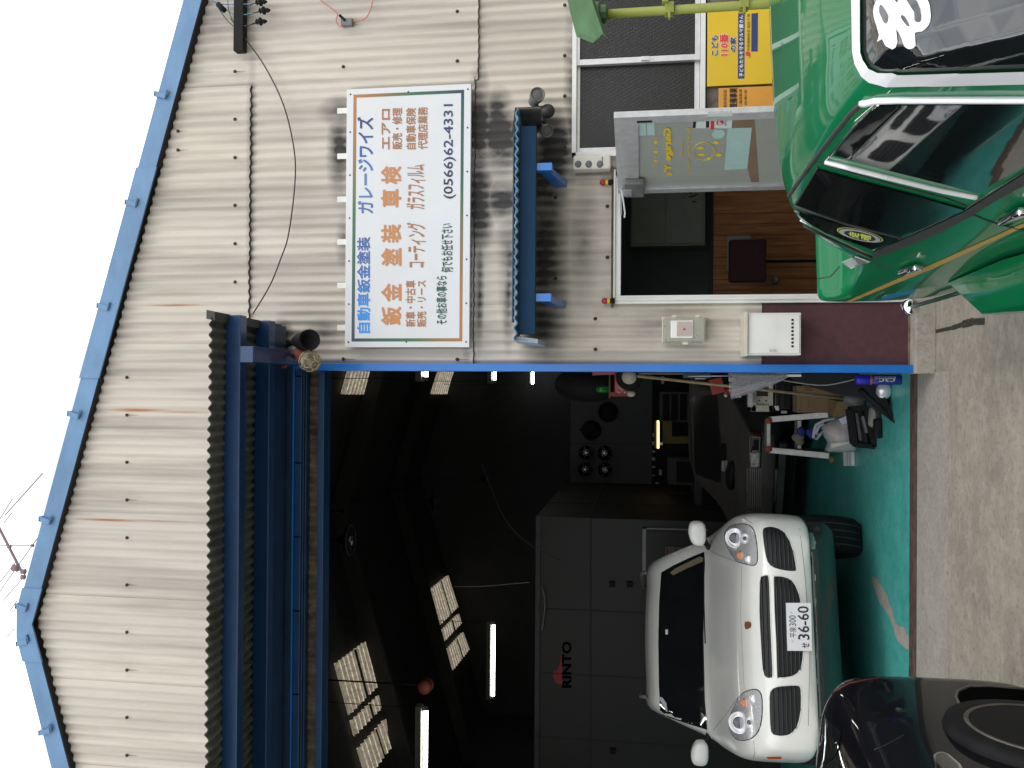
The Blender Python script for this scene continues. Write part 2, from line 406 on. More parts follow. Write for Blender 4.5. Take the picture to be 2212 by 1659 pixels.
M['maroon'] = pm('maroon sprayed board', (.085, .028, .035), .62, 0, .22, 26, .25, col2=(.060, .022, .027))
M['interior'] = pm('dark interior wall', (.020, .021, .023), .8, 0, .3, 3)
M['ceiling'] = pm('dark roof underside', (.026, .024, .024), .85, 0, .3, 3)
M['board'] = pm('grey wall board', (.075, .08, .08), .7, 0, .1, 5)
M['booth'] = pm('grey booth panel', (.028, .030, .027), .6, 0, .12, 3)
M['bolt'] = pm('rusted bolt', (.06, .04, .03), .7, .2, .4, 60)

ground = uniq(MB().slab([(-60, -60, 0), (60, -60, 0), (60, 90, 0), (-60, 90, 0)], (0, 0, -.3)).build('ground', M['ground']), kind='structure')
thr = G(1976, 1100).y                                        # sill line of the garage
floor = uniq(MB().box((-6.2, thr+.04, .0), (5.2, 16.2, .012)).build('garage_floor', M['teal']), kind='structure')
strip = uniq(MB().slab([(-6.2, thr-.62, .004), (G(1976, 806).x, thr-.62, .004), (G(1976, 806).x, thr-.06, .004), (-6.2, thr-.06, .004)], (0, 0, -.1)).build('concrete_sill_strip', M['screed']), kind='structure')
# bare patch scraped through the teal floor, as a thin sheet over it
kx = [k5(0, 0)]
pl = [(2500+a/2.56, 1800+b/2.56) for a, b in ((715, 105), (755, 110), (830, 250), (880, 370), (905, 470), (975, 520), (1012, 600), (1012, 700), (960, 650), (915, 600), (885, 500), (850, 420), (790, 320), (760, 250), (720, 150))]
uniq(MB().slab([G(a/1.47559+random.uniform(-2, 2), b/1.47559+random.uniform(-1.5, 1.5), .0138) for a, b in smooth_poly(pl, 5)], (0, 0, -.0012)).build('scraped_floor_patch', M['screed']), kind='structure')
# groove across the apron
cr_ = [G(*m1(1470, 1495)), G(*m1(1300, 1500)), G(*m1(1150, 1540)), G(*m1(1000, 1590)), G(*m1(850, 1620)), G(*m1(640, 1672)), G(*m1(560, 1690))]
mb = MB()
for a, b, wd in zip(cr_[:-1], cr_[1:], (.034, .04, .026, .02, .02, .014)): mb.bar(a+Vector((0, 0, .001)), b+Vector((0, 0, .001)), wd, .006)
uniq(mb.build('drain_crack', pm('mossy crack', (.045, .045, .03), .95, 0, .5, 60, .5)), kind='structure')

# ------------------------------------------------------------------ the garage building
PX_, PZ_ = P(1400, 787, D).x, 0
post_l, post_r = P(1300, 803.5, D).x, P(1300, 787, D).x
bld = thing('garage_building', 'gabled workshop clad in cream corrugated slate sheets with blue trim', 'garage', (0, D, 0))
FY = 5.455
oR, iR = P(396, 0, FY), P(435, 0, FY); oA, iA = P(31, 1345, FY), P(68, 1348, FY); oL, iL = P(111, 1659, FY), P(149, 1659, FY)
def line_z(a, b, x): return a.z+(b.z-a.z)*(x-a.x)/(b.x-a.x)
XA = iA.x
def fin(x): return line_z(iA, iR, x) if x > XA else line_z(iA, iL, x)
def fout(x): 
    h = oA.z-iA.z
    z = (line_z(oA, oR, x) if x > XA else line_z(oA, oL, x))
    return min(z, oA.z-.03)
XL, XR = -4.7, 4.3
# wall stains on this facade, with the awning's shade painted in as well
def wz(x, y): p = P(x, y, D); return (p.x, p.z)
soot_shade = []
for (x, y, rx, rz, s) in ((1035, 300, .55, .10, 1.0), (1035, 430, .40, .12, 1.0), (1036, 620, .5, .035, .6), (1098, 620, .5, .05, .6), (1085, 430, .16, .16, .95), (1080, 300, .30, .17, 1.0), (1075, 230, .15, .12, .7), (735, 330, .40, .10, .75), (742, 240, .12, .2, .6), (745, 520, .22, .07, .5),
                          (1195, 330, .34, .16, .95), (1190, 420, .3, .14, .8), (1175, 560, 1.1, .20, .62), (1178, 400, .5, .20, .75), (1180, 700, .35, .10, .4), (1010, 560, .9, .045, .5), (1235, 200, .9, .06, .5), (610, 735, .16, .10, .9), (700, 720, .12, .16, .4),
                          (470, 60, .25, .25, .22), (545, 330, 1.1, .04, .35), (1260, 520, .5, .12, .35), (1420, 700, .2, .3, .25), (1100, 560, .5, .09, .5), (1520, 150, 1.0, .3, .0)):
    c = wz(x, y); soot_shade.append((*c, rx, rz, s))
rust = []
for (x, y, rx, rz, s) in ((383, 660, .010, .26, 1.0), (300, 886, .016, .30, 1.1), (400, 890, .012, .30, .7), (240, 1122, .014, .32, 1.1), (345, 1124, .010, .35, .6), (395, 720, .05, .10, .12)):
    c = wz(x, y); rust.append((*c, rx, rz, s))
M['slate'] = slate_material('weathered cream slate', (.625, .575, .505), soot_shade, rust)
M['slate_low'] = slate_material('weathered cream slate, yard side', (.60, .55, .475), soot_shade, rust)
PITCHW, AMP = .0644, .0088
def sheet(x0, x1, zb, zt, y0=D, tilt=.006, mat=None, parent=bld, name='slate_sheet', lap=False, edge=.006):
    n = max(2, int(round((x1-x0)/(PITCHW/8)))); vf = []; vb = []; ff = []; fb = []; shadow_v = []; sf = []
    for i in range(n+1):
        x = x0+(x1-x0)*i/n; y = y0-AMP*math.cos(2*math.pi*x/PITCHW)-tilt*i/n+.003
        b = zb(x) if callable(zb) else zb; t_ = zt(x) if callable(zt) else zt
        b += .0012*math.sin(x*19+y0*90); 
        if t_ < b+.002: t_ = b+.002
        vf += [(x, y-tilt*.8, b), (x, y, t_)]
        vb += [(x, y-tilt*.8, b), (x, y, t_), (x, y+edge-tilt*.8, b), (x, y+edge, t_)]
        shadow_v += [(x, y+.001-tilt*.8, b), (x, y+.001-tilt*.8, b-.0045), (x, y+.02, b-.0045)]
    o_ = 2*(n+1)
    for i in range(n):
        a = 2*i; ff.append((a, a+2, a+3, a+1)); a = o_+4*i; c = a+4
        fb += [(a+2, a+3, c+3, c+2), (a, a+2, c+2, c)]
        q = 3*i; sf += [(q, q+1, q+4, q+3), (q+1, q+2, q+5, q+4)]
    fb += [(o_, o_+1, o_+3, o_+2), (o_+4*n, o_+4*n+2, o_+4*n+3, o_+4*n+1)]
    me = bpy.data.meshes.new(name); me.from_pydata(vf+vb, [], ff+fb); me.update()
    me.polygons.foreach_set('use_smooth', [True]*len(ff)+[False]*len(fb))
    o = link(name, me, mat or M['slate'], parent)
    if lap:
        me = bpy.data.meshes.new('lap_shadow'); me.from_pydata(shadow_v, [], sf); me.update(); link('lap_shadow', me, LAP_SHADOW, o)
    return o
LAP_SHADOW = pm('painted lap shadow', (.075, .055, .045), .95, 0, .4, 25)  # dark strips stand in for the shadow line under each lap
COVER = PITCHW*9; xj0 = P(300, 1301, D).x
zA = P(541, 600, D).z; zB = P(1024, 500, D).z; zC = P(1645, 700, D).z
zwin = P(1236, 150, D).z; zdoor = P(1329, 520, D).z; zlow = P(1955, 700, D).z
XjL, XjR = P(1500, 655, D).x, P(1450, 331, D).x             # door jamb left edge, window left edge
Xdr = P(1335, 385, D).x
zcan = 4.02
k0 = int(math.floor((XL-xj0)/COVER)); 
for k in range(k0, 20):
    a, b = xj0+k*COVER, xj0+(k+1)*COVER+PITCHW*.5
    a, b = max(a, XL), min(b, XR)
    if b-a < .06: continue
    tall = a > P(541, 260, D).x                 # at the right the sheets run down past the lap without a joint
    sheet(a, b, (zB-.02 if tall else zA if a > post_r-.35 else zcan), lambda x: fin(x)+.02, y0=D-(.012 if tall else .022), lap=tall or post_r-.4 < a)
zsb = zB
# rows two and three start at the post
edges = [post_r+.001]
x = xj0
while x < post_r+.1: x += COVER
while x < XR: edges.append(x); x += COVER
edges.append(XR)
for a, b in zip(edges[:-1], edges[1:]):
    if b-a < .05: continue
    bb = min(b+PITCHW*.4, XR)
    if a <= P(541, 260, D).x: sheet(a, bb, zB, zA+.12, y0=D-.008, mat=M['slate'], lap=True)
    # row three, cut around the door and the window
    for lo, hi, zb in ((post_r, XjL, zC), (XjL, XjR, zdoor), (XjR, XR, zwin)):
        s0, s1 = max(a, lo), min(bb, hi)
        if s1-s0 > .03: sheet(s0, s1, zb, zB+.12, y0=D+.004, mat=M['slate_low'])
# strip of wall between door and window, and over the low parts
sheet(Xdr+.02, XjR, P(1645, 350, D).z, zdoor+.01, y0=D+.008, mat=M['slate_low'])
# thick wall behind the sheets, with the openings left free
zl0 = P(710, 1250, D).z
sillz = P(1527, 100, D).z
wall = MB()
for a, b in (((XL, D+.03, 3.84), (post_r, D+.13, 4.6)), ((post_r, D+.03, 0), (P(1500, 637, D).x-.02, D+.13, 2.2)), ((Xdr, D+.03, 0), (XjR+.03, D+.13, 2.2)),
             ((post_r, D+.03, 2.2), (XR, D+.13, 4.3)), ((P(1500, 637, D).x-.02, D+.03, zdoor), (Xdr, D+.13, 2.2)), ((XjR+.03, D+.03, 0), (XR, D+.13, sillz)), ((XjR+.03, D+.03, zwin+.01), (XR, D+.13, 2.2))):
    wall.box(a, b)
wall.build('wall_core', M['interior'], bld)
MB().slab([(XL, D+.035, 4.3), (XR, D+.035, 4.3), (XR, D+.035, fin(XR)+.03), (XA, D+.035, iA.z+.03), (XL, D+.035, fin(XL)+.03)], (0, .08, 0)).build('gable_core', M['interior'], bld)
# grimy render under the window, maroon board by the post
MB().box((XjR-.02, D-.004, .0), (XR, D+.028, sillz)).build('render_panel', pm('grimy brown render', (.16, .13, .11), .9, 0, .5, 12, .6, col2=(.05, .042, .038)), bld)
MB().box((post_r+.002, D-.002, zlow-.02), (P(1900, 655, D).x, D+.028, zC-.004)).build('dado_board', M['maroon'], bld)
PL = 1.7*(1-(D-.075)/G(1973, 795).y)        # low concrete plinth the wall stands on
MB().box((post_l-.004, D-.115, 0), (XR, D-.001, PL)).build('wall_plinth', M['screed'], bld, bevel=.006)
MB().box((post_r+.002, D-.012, PL), (P(1900, 655, D).x, D+.028, max(zlow-.02, PL+.01))).build('footing', pm('stained footing', (.27, .21, .15), .9, 0, .4, 14, .5), bld)
# roof seen from inside and out
rz = 6.25
def roof_z(x): return (iA.z+.03)-abs(x-XA)*((iA.z-iR.z)/(iR.x-iA.x))
roofn_l = Vector((-(iA.z-iR.z)/(iR.x-iA.x), 0, 1)); slope = (iA.z-iR.z)/(iR.x-iA.x)
for s, xe in ((-1, -6.3), (1, 5.3)):
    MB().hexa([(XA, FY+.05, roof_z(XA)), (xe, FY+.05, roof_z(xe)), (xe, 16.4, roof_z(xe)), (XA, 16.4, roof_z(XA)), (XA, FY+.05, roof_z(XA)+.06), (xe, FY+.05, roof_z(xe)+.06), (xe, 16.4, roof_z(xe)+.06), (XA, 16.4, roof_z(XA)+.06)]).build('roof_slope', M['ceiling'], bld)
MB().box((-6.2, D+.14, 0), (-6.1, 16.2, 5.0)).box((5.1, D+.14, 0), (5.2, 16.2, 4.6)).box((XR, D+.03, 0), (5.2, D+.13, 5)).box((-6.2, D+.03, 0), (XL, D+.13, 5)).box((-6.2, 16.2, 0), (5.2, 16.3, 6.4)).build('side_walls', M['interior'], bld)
for yy in (8.3, 11.2, 14.0):
    for s, xe in ((-1, -6.1), (1, 5.1)):
        MB().bar((XA, yy, roof_z(XA)-.16), (xe, yy, roof_z(xe)-.16), .1, .2).build('rafter', M['ceiling'], bld)

# blue flashing along both gable edges, in lengths with their joints
def joint_x(x, y): return P(x, y, FY).x
SOFFIT_SHADE = pm('dark soffit shade', (.022, .016, .018), .95, 0, .3, 20)  # near-black strips put the shade under the flashing into colour
js = [XR]+[joint_x(*p) for p in ((330, 361), (215, 817), (60, 1270), (62, 1429))]+[XL]
for i in range(len(js)-1):
    xs = sorted((js[i], js[i+1])); pts = [xs[0]]+[q for q in [XA-.10, XA-.05, XA, XA+.05, XA+.10] if xs[0] < q < xs[1]]+[xs[1]]
    ov = .008*(i % 2)
    poly = [(q, FY-ov, fin(q)-ov) for q in pts]+[(q, FY-ov, fout(q)+ov) for q in reversed(pts)]
    MB().slab(poly, (0, .115+ov, 0)).build('gable_flashing', M['skyblue'], bld)
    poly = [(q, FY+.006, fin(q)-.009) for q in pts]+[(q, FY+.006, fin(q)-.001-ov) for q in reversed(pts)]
    MB().slab(poly, (0, D-FY+.0, 0)).build('soffit_shade', SOFFIT_SHADE, bld)
for (x, y) in ((342, 203), (270, 437), (215, 660), (152, 893), (88, 1120), (36, 1308), (36, 1390), (88, 1582)):
    q = P(x, y, FY).x; zo, zi = fout(q), fin(q); dz = zo-zi; sl = -slope if q > XA else slope
    nrm = Vector((-sl, 0, 1)).normalized()
    base = Vector((q, FY-.012, zo+.014)); 
    b1 = base-nrm*dz*.62
    MB().bar(b1, base, .034, .012, (0, 1, 0)).bar(base+Vector((0, -.006, 0)), base+Vector((0, .12, 0)), .034, .008).bar(b1+Vector((.02, -.006, 0)), b1-nrm*.008+Vector((.02, .0, 0)), .05, .018, (0, 1, 0)).build('flashing_strap', M['skyblue'], bld)

# bolts with their short rust runs, in the rows of the photograph
bm_ = MB().lathe((0, 0, 0), (0, -1, 0), ((0, .011), (.004, .012), (.009, .009), (.011, .004)), 10).mesh('bolt')
st = MB().slab([(-.003, -.0005, 0), (.003, -.0005, 0), (.0015, -.0005, -.055), (0, -.0005, -.075), (-.001, -.0005, -.055)], (0, .0006, 0)).mesh('bolt_run')
rows = [(277, [807, 897, 988, 1080, 1170, 1262, 1355, 1447, 1538, 1630]), (510, [67+93, 252, 345, 436, 528, 620]), (742, [147, 770]), (988, [33, 130, 768]), (1220, [17, 118, 216, 320]),
        (1312, [437, 552]), (1200, [432, 612]), (1286, [684, 764]), (387, [142, 286, 244+93-10])]
runm = pm('rust run', (.40, .19, .08), .9, 0, .4, 40)
for xv, ysl in rows:
    for yv in ysl:
        q = P(xv, yv, D-.02); xr = round(q.x/PITCHW)*PITCHW
        b = link('bolt', bm_, M['bolt'], bld); b.location = Vector((xr, D-.034 if xv < 600 else D-.022, q.z)) - Vector((0, 0, 0))
        if xv < 900 or xv in (988,):
            r_ = link('rust_run', st, runm, bld); r_.location = b.location+Vector((0, .003, -.008))
# post and lintels
MB().box((post_l, D-.075, PL), (post_r, D+.10, P(632, 795, D).z)).build('door_post', M['bluebright'], bld, bevel=.003)
MB().box((XL, D-.02, P(697, 1250, D-.02).z), (post_l-.001, D+.10, P(684, 1250, D-.02).z)).build('lintel_beam', M['blue'], bld, bevel=.003)
za, zb_ = P(660, 1250, D).z, P(684, 1250, D-.02).z
sheet(XL, post_l, zb_, za+.02, y0=D+.01, mat=M['brownsheet'], name='rusty_sheet')
zz = [P(v, 1250, D-.06).z for v in (660, 656, 652, 648)]
for i in range(3): MB().box((XL, D-.06-.010*i, zz[i]+.002), (post_l+.02, D, zz[i+1]-.001)).build('door_track', M['blued'], bld, bevel=.002)
z648, z631 = P(648, 1250, D-.09).z, P(632, 1250, D-.09).z
xs = [post_l+.01, P(640, 813, D).x]+[P(640, y, D-.09).x for y in (1000, 1160, 1320, 1500)]+[XL]
for a, b in zip(xs[:-1], xs[1:]): MB().box((b+.004, D-.09, z648), (a-.004, D-.01, z631-.006)).build('hanger_rail', M['blue'], bld, bevel=.003)
MB().box((XL, D-.10, z631-.004), (post_l+.05, D, z631+.006)).build('rail_lip', M['bluebright'], bld, bevel=.002)
MB().box((XL, D-.08, z631+.007), (P(600, 790, D).x, D, P(583, 1250, D-.08).z)).build('fascia_panel', M['blued'], bld)
# threshold rails
MB().box((-6.2, thr-.055, 0), (post_l-.001, thr+.035, .010)).build('sill_plate', M['rust'], bld)
for o_ in (-.048, -.012, .028): MB().box((-6.2, thr+o_-.004, .010), (post_l-.001, thr+o_+.004, .022)).build('sill_rail', M['rust'], bld)

# ------------------------------------------------------------------ big canopy over the garage door
can = thing('door_canopy', 'long canopy of dark corrugated sheet on blue beams over the garage door', 'canopy', (-1.5, 5.0, 4.0))
xr_f = P(455, 673, 4.5).x; xr_b = P(590, 702, D).x; zf = P(452, 1200, 4.5).z; zbk = zf+.06
def can_sheet(x0, x1, off):
    n = int((x1-x0)/(.058/12)); vs = []; fs = []
    for i in range(n+1):
        x = x0+(x1-x0)*i/n; h = .0095*math.cos(2*math.pi*x/.058)+off
        for y, z in ((4.5, zf), (D-.03, zbk)):
            vs += [(x, y, z+h), (x, y, z+h+.007)]
    for i in range(n):
        a = 4*i; c = a+4
        fs += [(a, a+2, c+2, c), (a+1, c+1, c+3, a+3), (a, c, c+1, a+1), (a+2, a+3, c+3, c+2)]
    fs += [(0, 1, 3, 2), (4*n, 4*n+2, 4*n+3, 4*n+1)]
    me = bpy.data.meshes.new('canopy_sheet'); me.from_pydata(vs, [], fs); me.update()
    return link('canopy_sheet', me, M['darksheet'], can, True)
xe = xr_f-.03; k = 0
while xe > XL:
    can_sheet(max(xe-.60, XL), xe, .004*(k % 2)); xe -= .57; k += 1
b1z0, b1z1 = P(515, 1200, 4.68).z, P(480, 1200, 4.68).z
MB().box((XL, 4.68, b1z0), (P(500, 680, 4.68).x, 4.76, b1z1)).build('front_beam', M['blue'], can, bevel=.006)
b2z0, b2z1 = P(579, 1200, 5.13).z, P(546, 1200, 5.13).z
MB().box((XL, 5.13, b2z0), (P(560, 692, 5.13).x, 5.21, b2z1)).build('rear_beam', M['blue'], can, bevel=.006)
MB().box((XL, 5.215, b2z0+.02), (P(585, 700, 5.2).x, 5.42, b2z0+.05)).build('soffit_board', M['blued'], can)
cx0, cx1 = P(535, 783, 4.62).x, P(535, 748, 4.62).x
MB().box((cx0, 4.60, P(547, 765, 4.60).z), (cx1, D-.02, P(518, 765, 4.60).z)).build('bracket_arm', M['blue'], can, bevel=.004)
MB().slab([(xr_f, 4.50, zf-.02), (xr_f+.01, 4.50, zf+.03), (xr_b+.01, D-.03, zbk+.035), (xr_b, D-.03, zbk-.035)], (-.05, 0, 0)).build('end_flashing', M['darksheet'], can)

# ------------------------------------------------------------------ small awning over the office door
aw = thing('door_awning', 'small blue awning with corrugated edge and two brackets over the office door', 'awning', (.9, 5.2, 2.35))
AY = 5.05
ax0, ax1 = P(1140, 722, AY).x, P(1140, 272, AY).x
zt, zb1, zb2 = P(1114, 500, AY).z, P(1123, 500, AY).z, P(1157, 500, AY).z
MB().box((ax0, AY, zb2), (ax1, AY+.035, zb1+.005)).build('fascia_board', pm('navy awning board', (.004, .035, .085), .6, 0, .15, 5, spec=.2), aw, bevel=.003)
n = int((ax1-ax0+.10)/(.0595/12)); vs = []; fs = []; xa = ax0-.03; xb = ax1+.09
for i in range(n+1):
    x = xa+(xb-xa)*i/n; h = .0075*math.cos(2*math.pi*x/.0595)
    for y, z in ((AY-.05, zb1+.010), (D-.02, zb1+.055)): vs += [(x, y, z+h), (x, y, z+h+.010)]
for i in range(n):
    a = 4*i; c = a+4; fs += [(a, a+2, c+2, c), (a+1, c+1, c+3, a+3), (a, c, c+1, a+1)]
me = bpy.data.meshes.new('awning_sheet'); me.from_pydata(vs, [], fs); me.update(); link('awning_sheet', me, pm('chalky blue sheet', (.10, .24, .42), .6, 0, .5, 14, .2, col2=(.05, .06, .06)), aw, True)
MB().box((xa+.1, AY-.03, zb1+.032), (xb-.1, AY+.02, zb1+.04)).build('batten', M['blued'], aw)
MB().slab([(xb, AY-.03, zb1+.03), (xb, AY-.03, zb2-.03), (xb, D-.03, zb2+.02), (xb, D-.03, zb1+.12)], (.012, 0, 0)).build('end_plate', M['darksheet'], aw)
MB().slab([(ax0-.055, AY-.02, zb2-.02), (ax0-.045, AY-.05, zb1), (ax0-.035, AY-.02, zb1+.04), (ax0-.01, AY-.02, zb1+.035), (ax0-.03, AY-.02, zb2-.02)], (0, .45, 0)).build('gutter_end', pm('grey blue gutter', (.34, .42, .50), .5, 0, .2, 12), aw)
for (ya, yb) in ((352, 368), (634, 651)):
    xa_, xb_ = P(1170, yb, AY+.02).x, P(1170, ya, AY+.02).x; z0, z1_ = P(1191, 500, AY+.02).z, zb2
    MB().box((xa_, AY+.02, z0), (xb_, AY+.09, z1_)).hexa([(xa_+.003, AY+.091, z0+.02), (xb_-.003, AY+.091, z0+.02), (xb_-.003, D-.02, z0-.05), (xa_+.003, D-.02, z0-.05), (xa_+.003, AY+.091, z0+.08), (xb_-.003, AY+.091, z0+.08), (xb_-.003, D-.02, z0+.03), (xa_+.003, D-.02, z0+.03)]).build('bracket', M['bluebright'], aw)

# ------------------------------------------------------------------ window
wn_ = thing('sliding_window', 'aluminium sliding window of dark wired glass above the yellow sign', 'window', (2.2, D, 1.2))
WY = D-.03
def wbox(x0, x1, y0, y1, Y0, Y1, name, mat, par): a, b = P(x1, y1, Y0), P(x0, y0, Y0); return MB().box((a.x, Y0, a.z), (b.x, Y1, b.z)).build(name, mat, par, bevel=.0025)
wl = P(1400, 334, WY).x
ztop, zbot = P(1236, 150, WY).z, P(1524, 150, WY).z
fr = MB(); fr.box((wl, WY, ztop-.028), (XR-.1, D+.09, ztop)).box((wl, WY, zbot), (XR-.1, D+.09, zbot+.03)).box((wl, WY, zbot), (wl+.03, D+.09, ztop)); fr.build('frame', M['white'], wn_, bevel=.002)
def wired(name):
    m, t, b = new_mat(name); L = t.links.new; g = t.nodes.new('ShaderNodeNewGeometry')
    mpn = t.nodes.new('ShaderNodeMapping'); mpn.inputs['Rotation'].default_value = (0, R(28), 0); L(g.outputs['Position'], mpn.inputs[0])
    wv = t.nodes.new('ShaderNodeTexWave'); wv.bands_direction = 'X'; wv.inputs['Scale'].default_value = 15; wv.inputs['Distortion'].default_value = .15; L(mpn.outputs[0], wv.inputs['Vector'])
    r = t.nodes.new('ShaderNodeMapRange'); r.inputs[1].default_value = .90; r.inputs[2].default_value = 1.; L(wv.outputs['Fac'], r.inputs[0])
    nn = t.nodes.new('ShaderNodeTexNoise'); nn.inputs['Scale'].default_value = 3
    L(g.outputs['Position'], nn.inputs['Vector'])
    c = mixc(t, nn.outputs['Fac'], (.020, .022, .022), (.034, .035, .034)); L(mixc(t, mnode(t, 'MULTIPLY', r.outputs[0], .8), c, (.13, .125, .115)), b.inputs['Base Color']); b.inputs['Roughness'].default_value = .22; b.inputs['Specular IOR Level'].default_value = .35; b.inputs['Alpha'].default_value = .6
    return m
M['wired'] = wired('wired glass')
zr, zs_ = P(1253, 150, D).z, P(1501, 150, D).z
mx_ = P(1400, 128, D-.01).x
for (a, b, yy) in ((wl+.032, mx_+.02, D+.015), (mx_-.02, XR-.12, D-.018)):
    sash = MB()
    sash.box((a, yy, zr), (b, yy+.028, zr+.032)).box((a, yy, zbot+.032), (b, yy+.028, zs_)).box((a, yy, zs_), (a+.036, yy+.028, zr)).box((b-.036, yy, zs_), (b, yy+.028, zr))
    s_ = sash.build('sash', M['alu'], wn_, bevel=.002)
    MB().box((a+.03, yy+.012, zs_-.005), (b-.03, yy+.017, zr+.005)).build('pane', M['wired'], s_)
MB().box((mx_-.012, D-.032, P(1392, 128, D).z-.03), (mx_+.012, D-.02, P(1392, 128, D).z+.02)).build('latch', M['alu'], wn_)

# ------------------------------------------------------------------ office doorway and what is inside
jx0, jx1 = P(1500, 655, D-.03).x, P(1500, 637, D-.03).x; jx2 = P(1335, 388, D-.03).x
fr = MB(); zh = P(1329, 520, D-.03).z
fr.box((jx0, D-.03, 0), (jx1, D+.1, zh)).box((jx1, D-.03, zh-.035), (jx2+.06, D+.1, zh)).box((jx2+.02, D-.03, 0), (jx2+.06, D+.1, zh)).box((jx0+.02, D-.042, 0), (jx0+.032, D-.03, zh)).box((jx0, D-.05, zh), (jx2+.06, D+.0, zh+.012)).build('door_frame', M['white'], bld, bevel=.002)
MB().box((jx0-.02, D-.06, zh+.014), (jx2+.08, D-.0, zh+.024)).build('drip_cap', M['brownsheet'], bld)
offx0, offx1, offy = .30, 4.2, 7.9
om = pm('office wall grey', (.10, .115, .12), .8, 0, .1, 4)
MB().box((offx0-.06, D+.14, 0), (offx0, offy, 2.6)).box((offx0, offy, 0), (offx1, offy+.06, 2.6)).box((offx0-.06, D+.14, 2.6), (offx1, offy+.06, 2.66)).box((offx1, D+.14, 0), (offx1+.05, offy, 2.6)).build('office_wall', om, bld)
uniq(MB().box((offx0, D+.02, .0), (offx1, offy, .018)).build('office_floor', pm('worn office floor', (.40, .34, .27), .6, 0, .2, 6)), kind='structure')
wood = pm('knotty pine boards', (.74, .33, .105), .5, 0, .4, 3.5, .1, stretch=(9, 9, .7), col2=(.34, .13, .045), coat=.15)
px = offx0+.01; i = 0; zw = P(1541, 520, offy-.05).z
while px < 2.4:
    b = MB().box((px, offy-.02-.004*(i % 2), .02), (px+.094, offy-.001, zw)).build('pine_board', wood, bld, bevel=.003); px += .097; i += 1
MB().box((offx0+.01, offy-.05, zw), (2.4, offy-.001, zw+.025)).build('dado_rail', pm('dark wood rail', (.06, .025, .015), .5), bld)
# wall cabinet
cb = thing('wall_cabinet', 'grey green two door cabinet on the office wall above the pine boards', 'cabinet', P(1530, 470, offy-.4))
a, b = P(1523, 530, offy-.35), P(1363, 396, offy-.35)
cm = pm('grey green cabinet', (.24, .27, .22), .5, 0, .08, 5)
MB().box((a.x, offy-.35, a.z), (b.x+.3, offy-.06, b.z)).build('carcass', cm, cb, bevel=.004)
md = P(1437, 470, offy-.37).z
for z0, z1_ in ((a.z+.02, md-.01), (md+.01, b.z-.015)): MB().box((a.x+.02, offy-.372, z0), (b.x+.28, offy-.352, z1_)).build('door', cm, cb, bevel=.003)
# notice on the pine boards
q0, q1 = P(1622, 583, offy-.06), P(1572, 508, offy-.06)
nb = MB().box((q0.x, offy-.032, q0.z), (q1.x, offy-.027, q1.z)).build('paper_notice', pm('white paper', (.55, .56, .56), .8, 0, .05, 5)); uniq(nb, 'white paper notice on the pine boards behind the swivel chair', 'notice')
# swivel chair
CY_ = 7.05; ch = thing('swivel_chair', 'maroon swivel chair in front of the pine boards in the office', 'chair', (P(1600, 560, CY_).x, CY_, .02))
cq0, cq1 = P(1655, 610, CY_), P(1574, 518, CY_); cxm = (cq0.x+cq1.x)/2
mar = pm('maroon upholstery', (.055, .018, .020), .85, 0, .2, 40, .3)
MB().box((cq0.x, CY_-.03, cq0.z), (cq1.x, CY_+.03, cq1.z)).build('backrest', mar, ch, bevel=.025, smooth=True, seg=3)
MB().box((cq0.x-.03, CY_-.42, .30), (cq1.x+.02, CY_-.02, .36)).build('seat', mar, ch, bevel=.02, smooth=True, seg=3)
MB().tube([(cxm, CY_+.04, cq1.z-.1), (cxm, CY_+.06, .28), (cxm, CY_-.2, .27), (cxm, CY_-.2, .1)], .014, 8).build('column', M['chrome'], ch, smooth=True)
mb = MB()
for k in range(5): mb.bar((cxm, CY_-.2, .09), (cxm+.25*math.cos(k*1.257), CY_-.2+.25*math.sin(k*1.257), .05), .03, .03)
mb.build('star_base', M['black'], ch)
MB().ball((cq0.x-.0, CY_-.1, P(1650, 600, CY_).z-.07), .07, 12, (.5, 1.6, .35)).build('armrest', M['grey'], ch, smooth=True)
# trailing plant
pl_ = thing('trailing_plant', 'green trailing plant hanging by the cabinet inside the office', 'plant', P(1480, 412, 6.6))
lm = pm('plant leaf', (.045, .10, .03), .5, 0, .4, 20)
for k in range(16):
    a = P(1448+random.random()*48, 400+random.random()*34, 6.6+random.uniform(-.06, .06)); d1 = Vector((random.uniform(-1, 1), random.uniform(-.5, .5), random.uniform(-1, .6))).normalized(); sd = d1.orthogonal().normalized()
    MB().slab([a, a+d1*.025+sd*.013, a+d1*.055, a+d1*.025-sd*.013], (0, .0015, .001)).build('leaf', lm, pl_)
MB().tube([P(1445, 402, 6.6), P(1470, 410, 6.6), P(1492, 428, 6.6)], .003, 5).build('stem', lm, pl_)

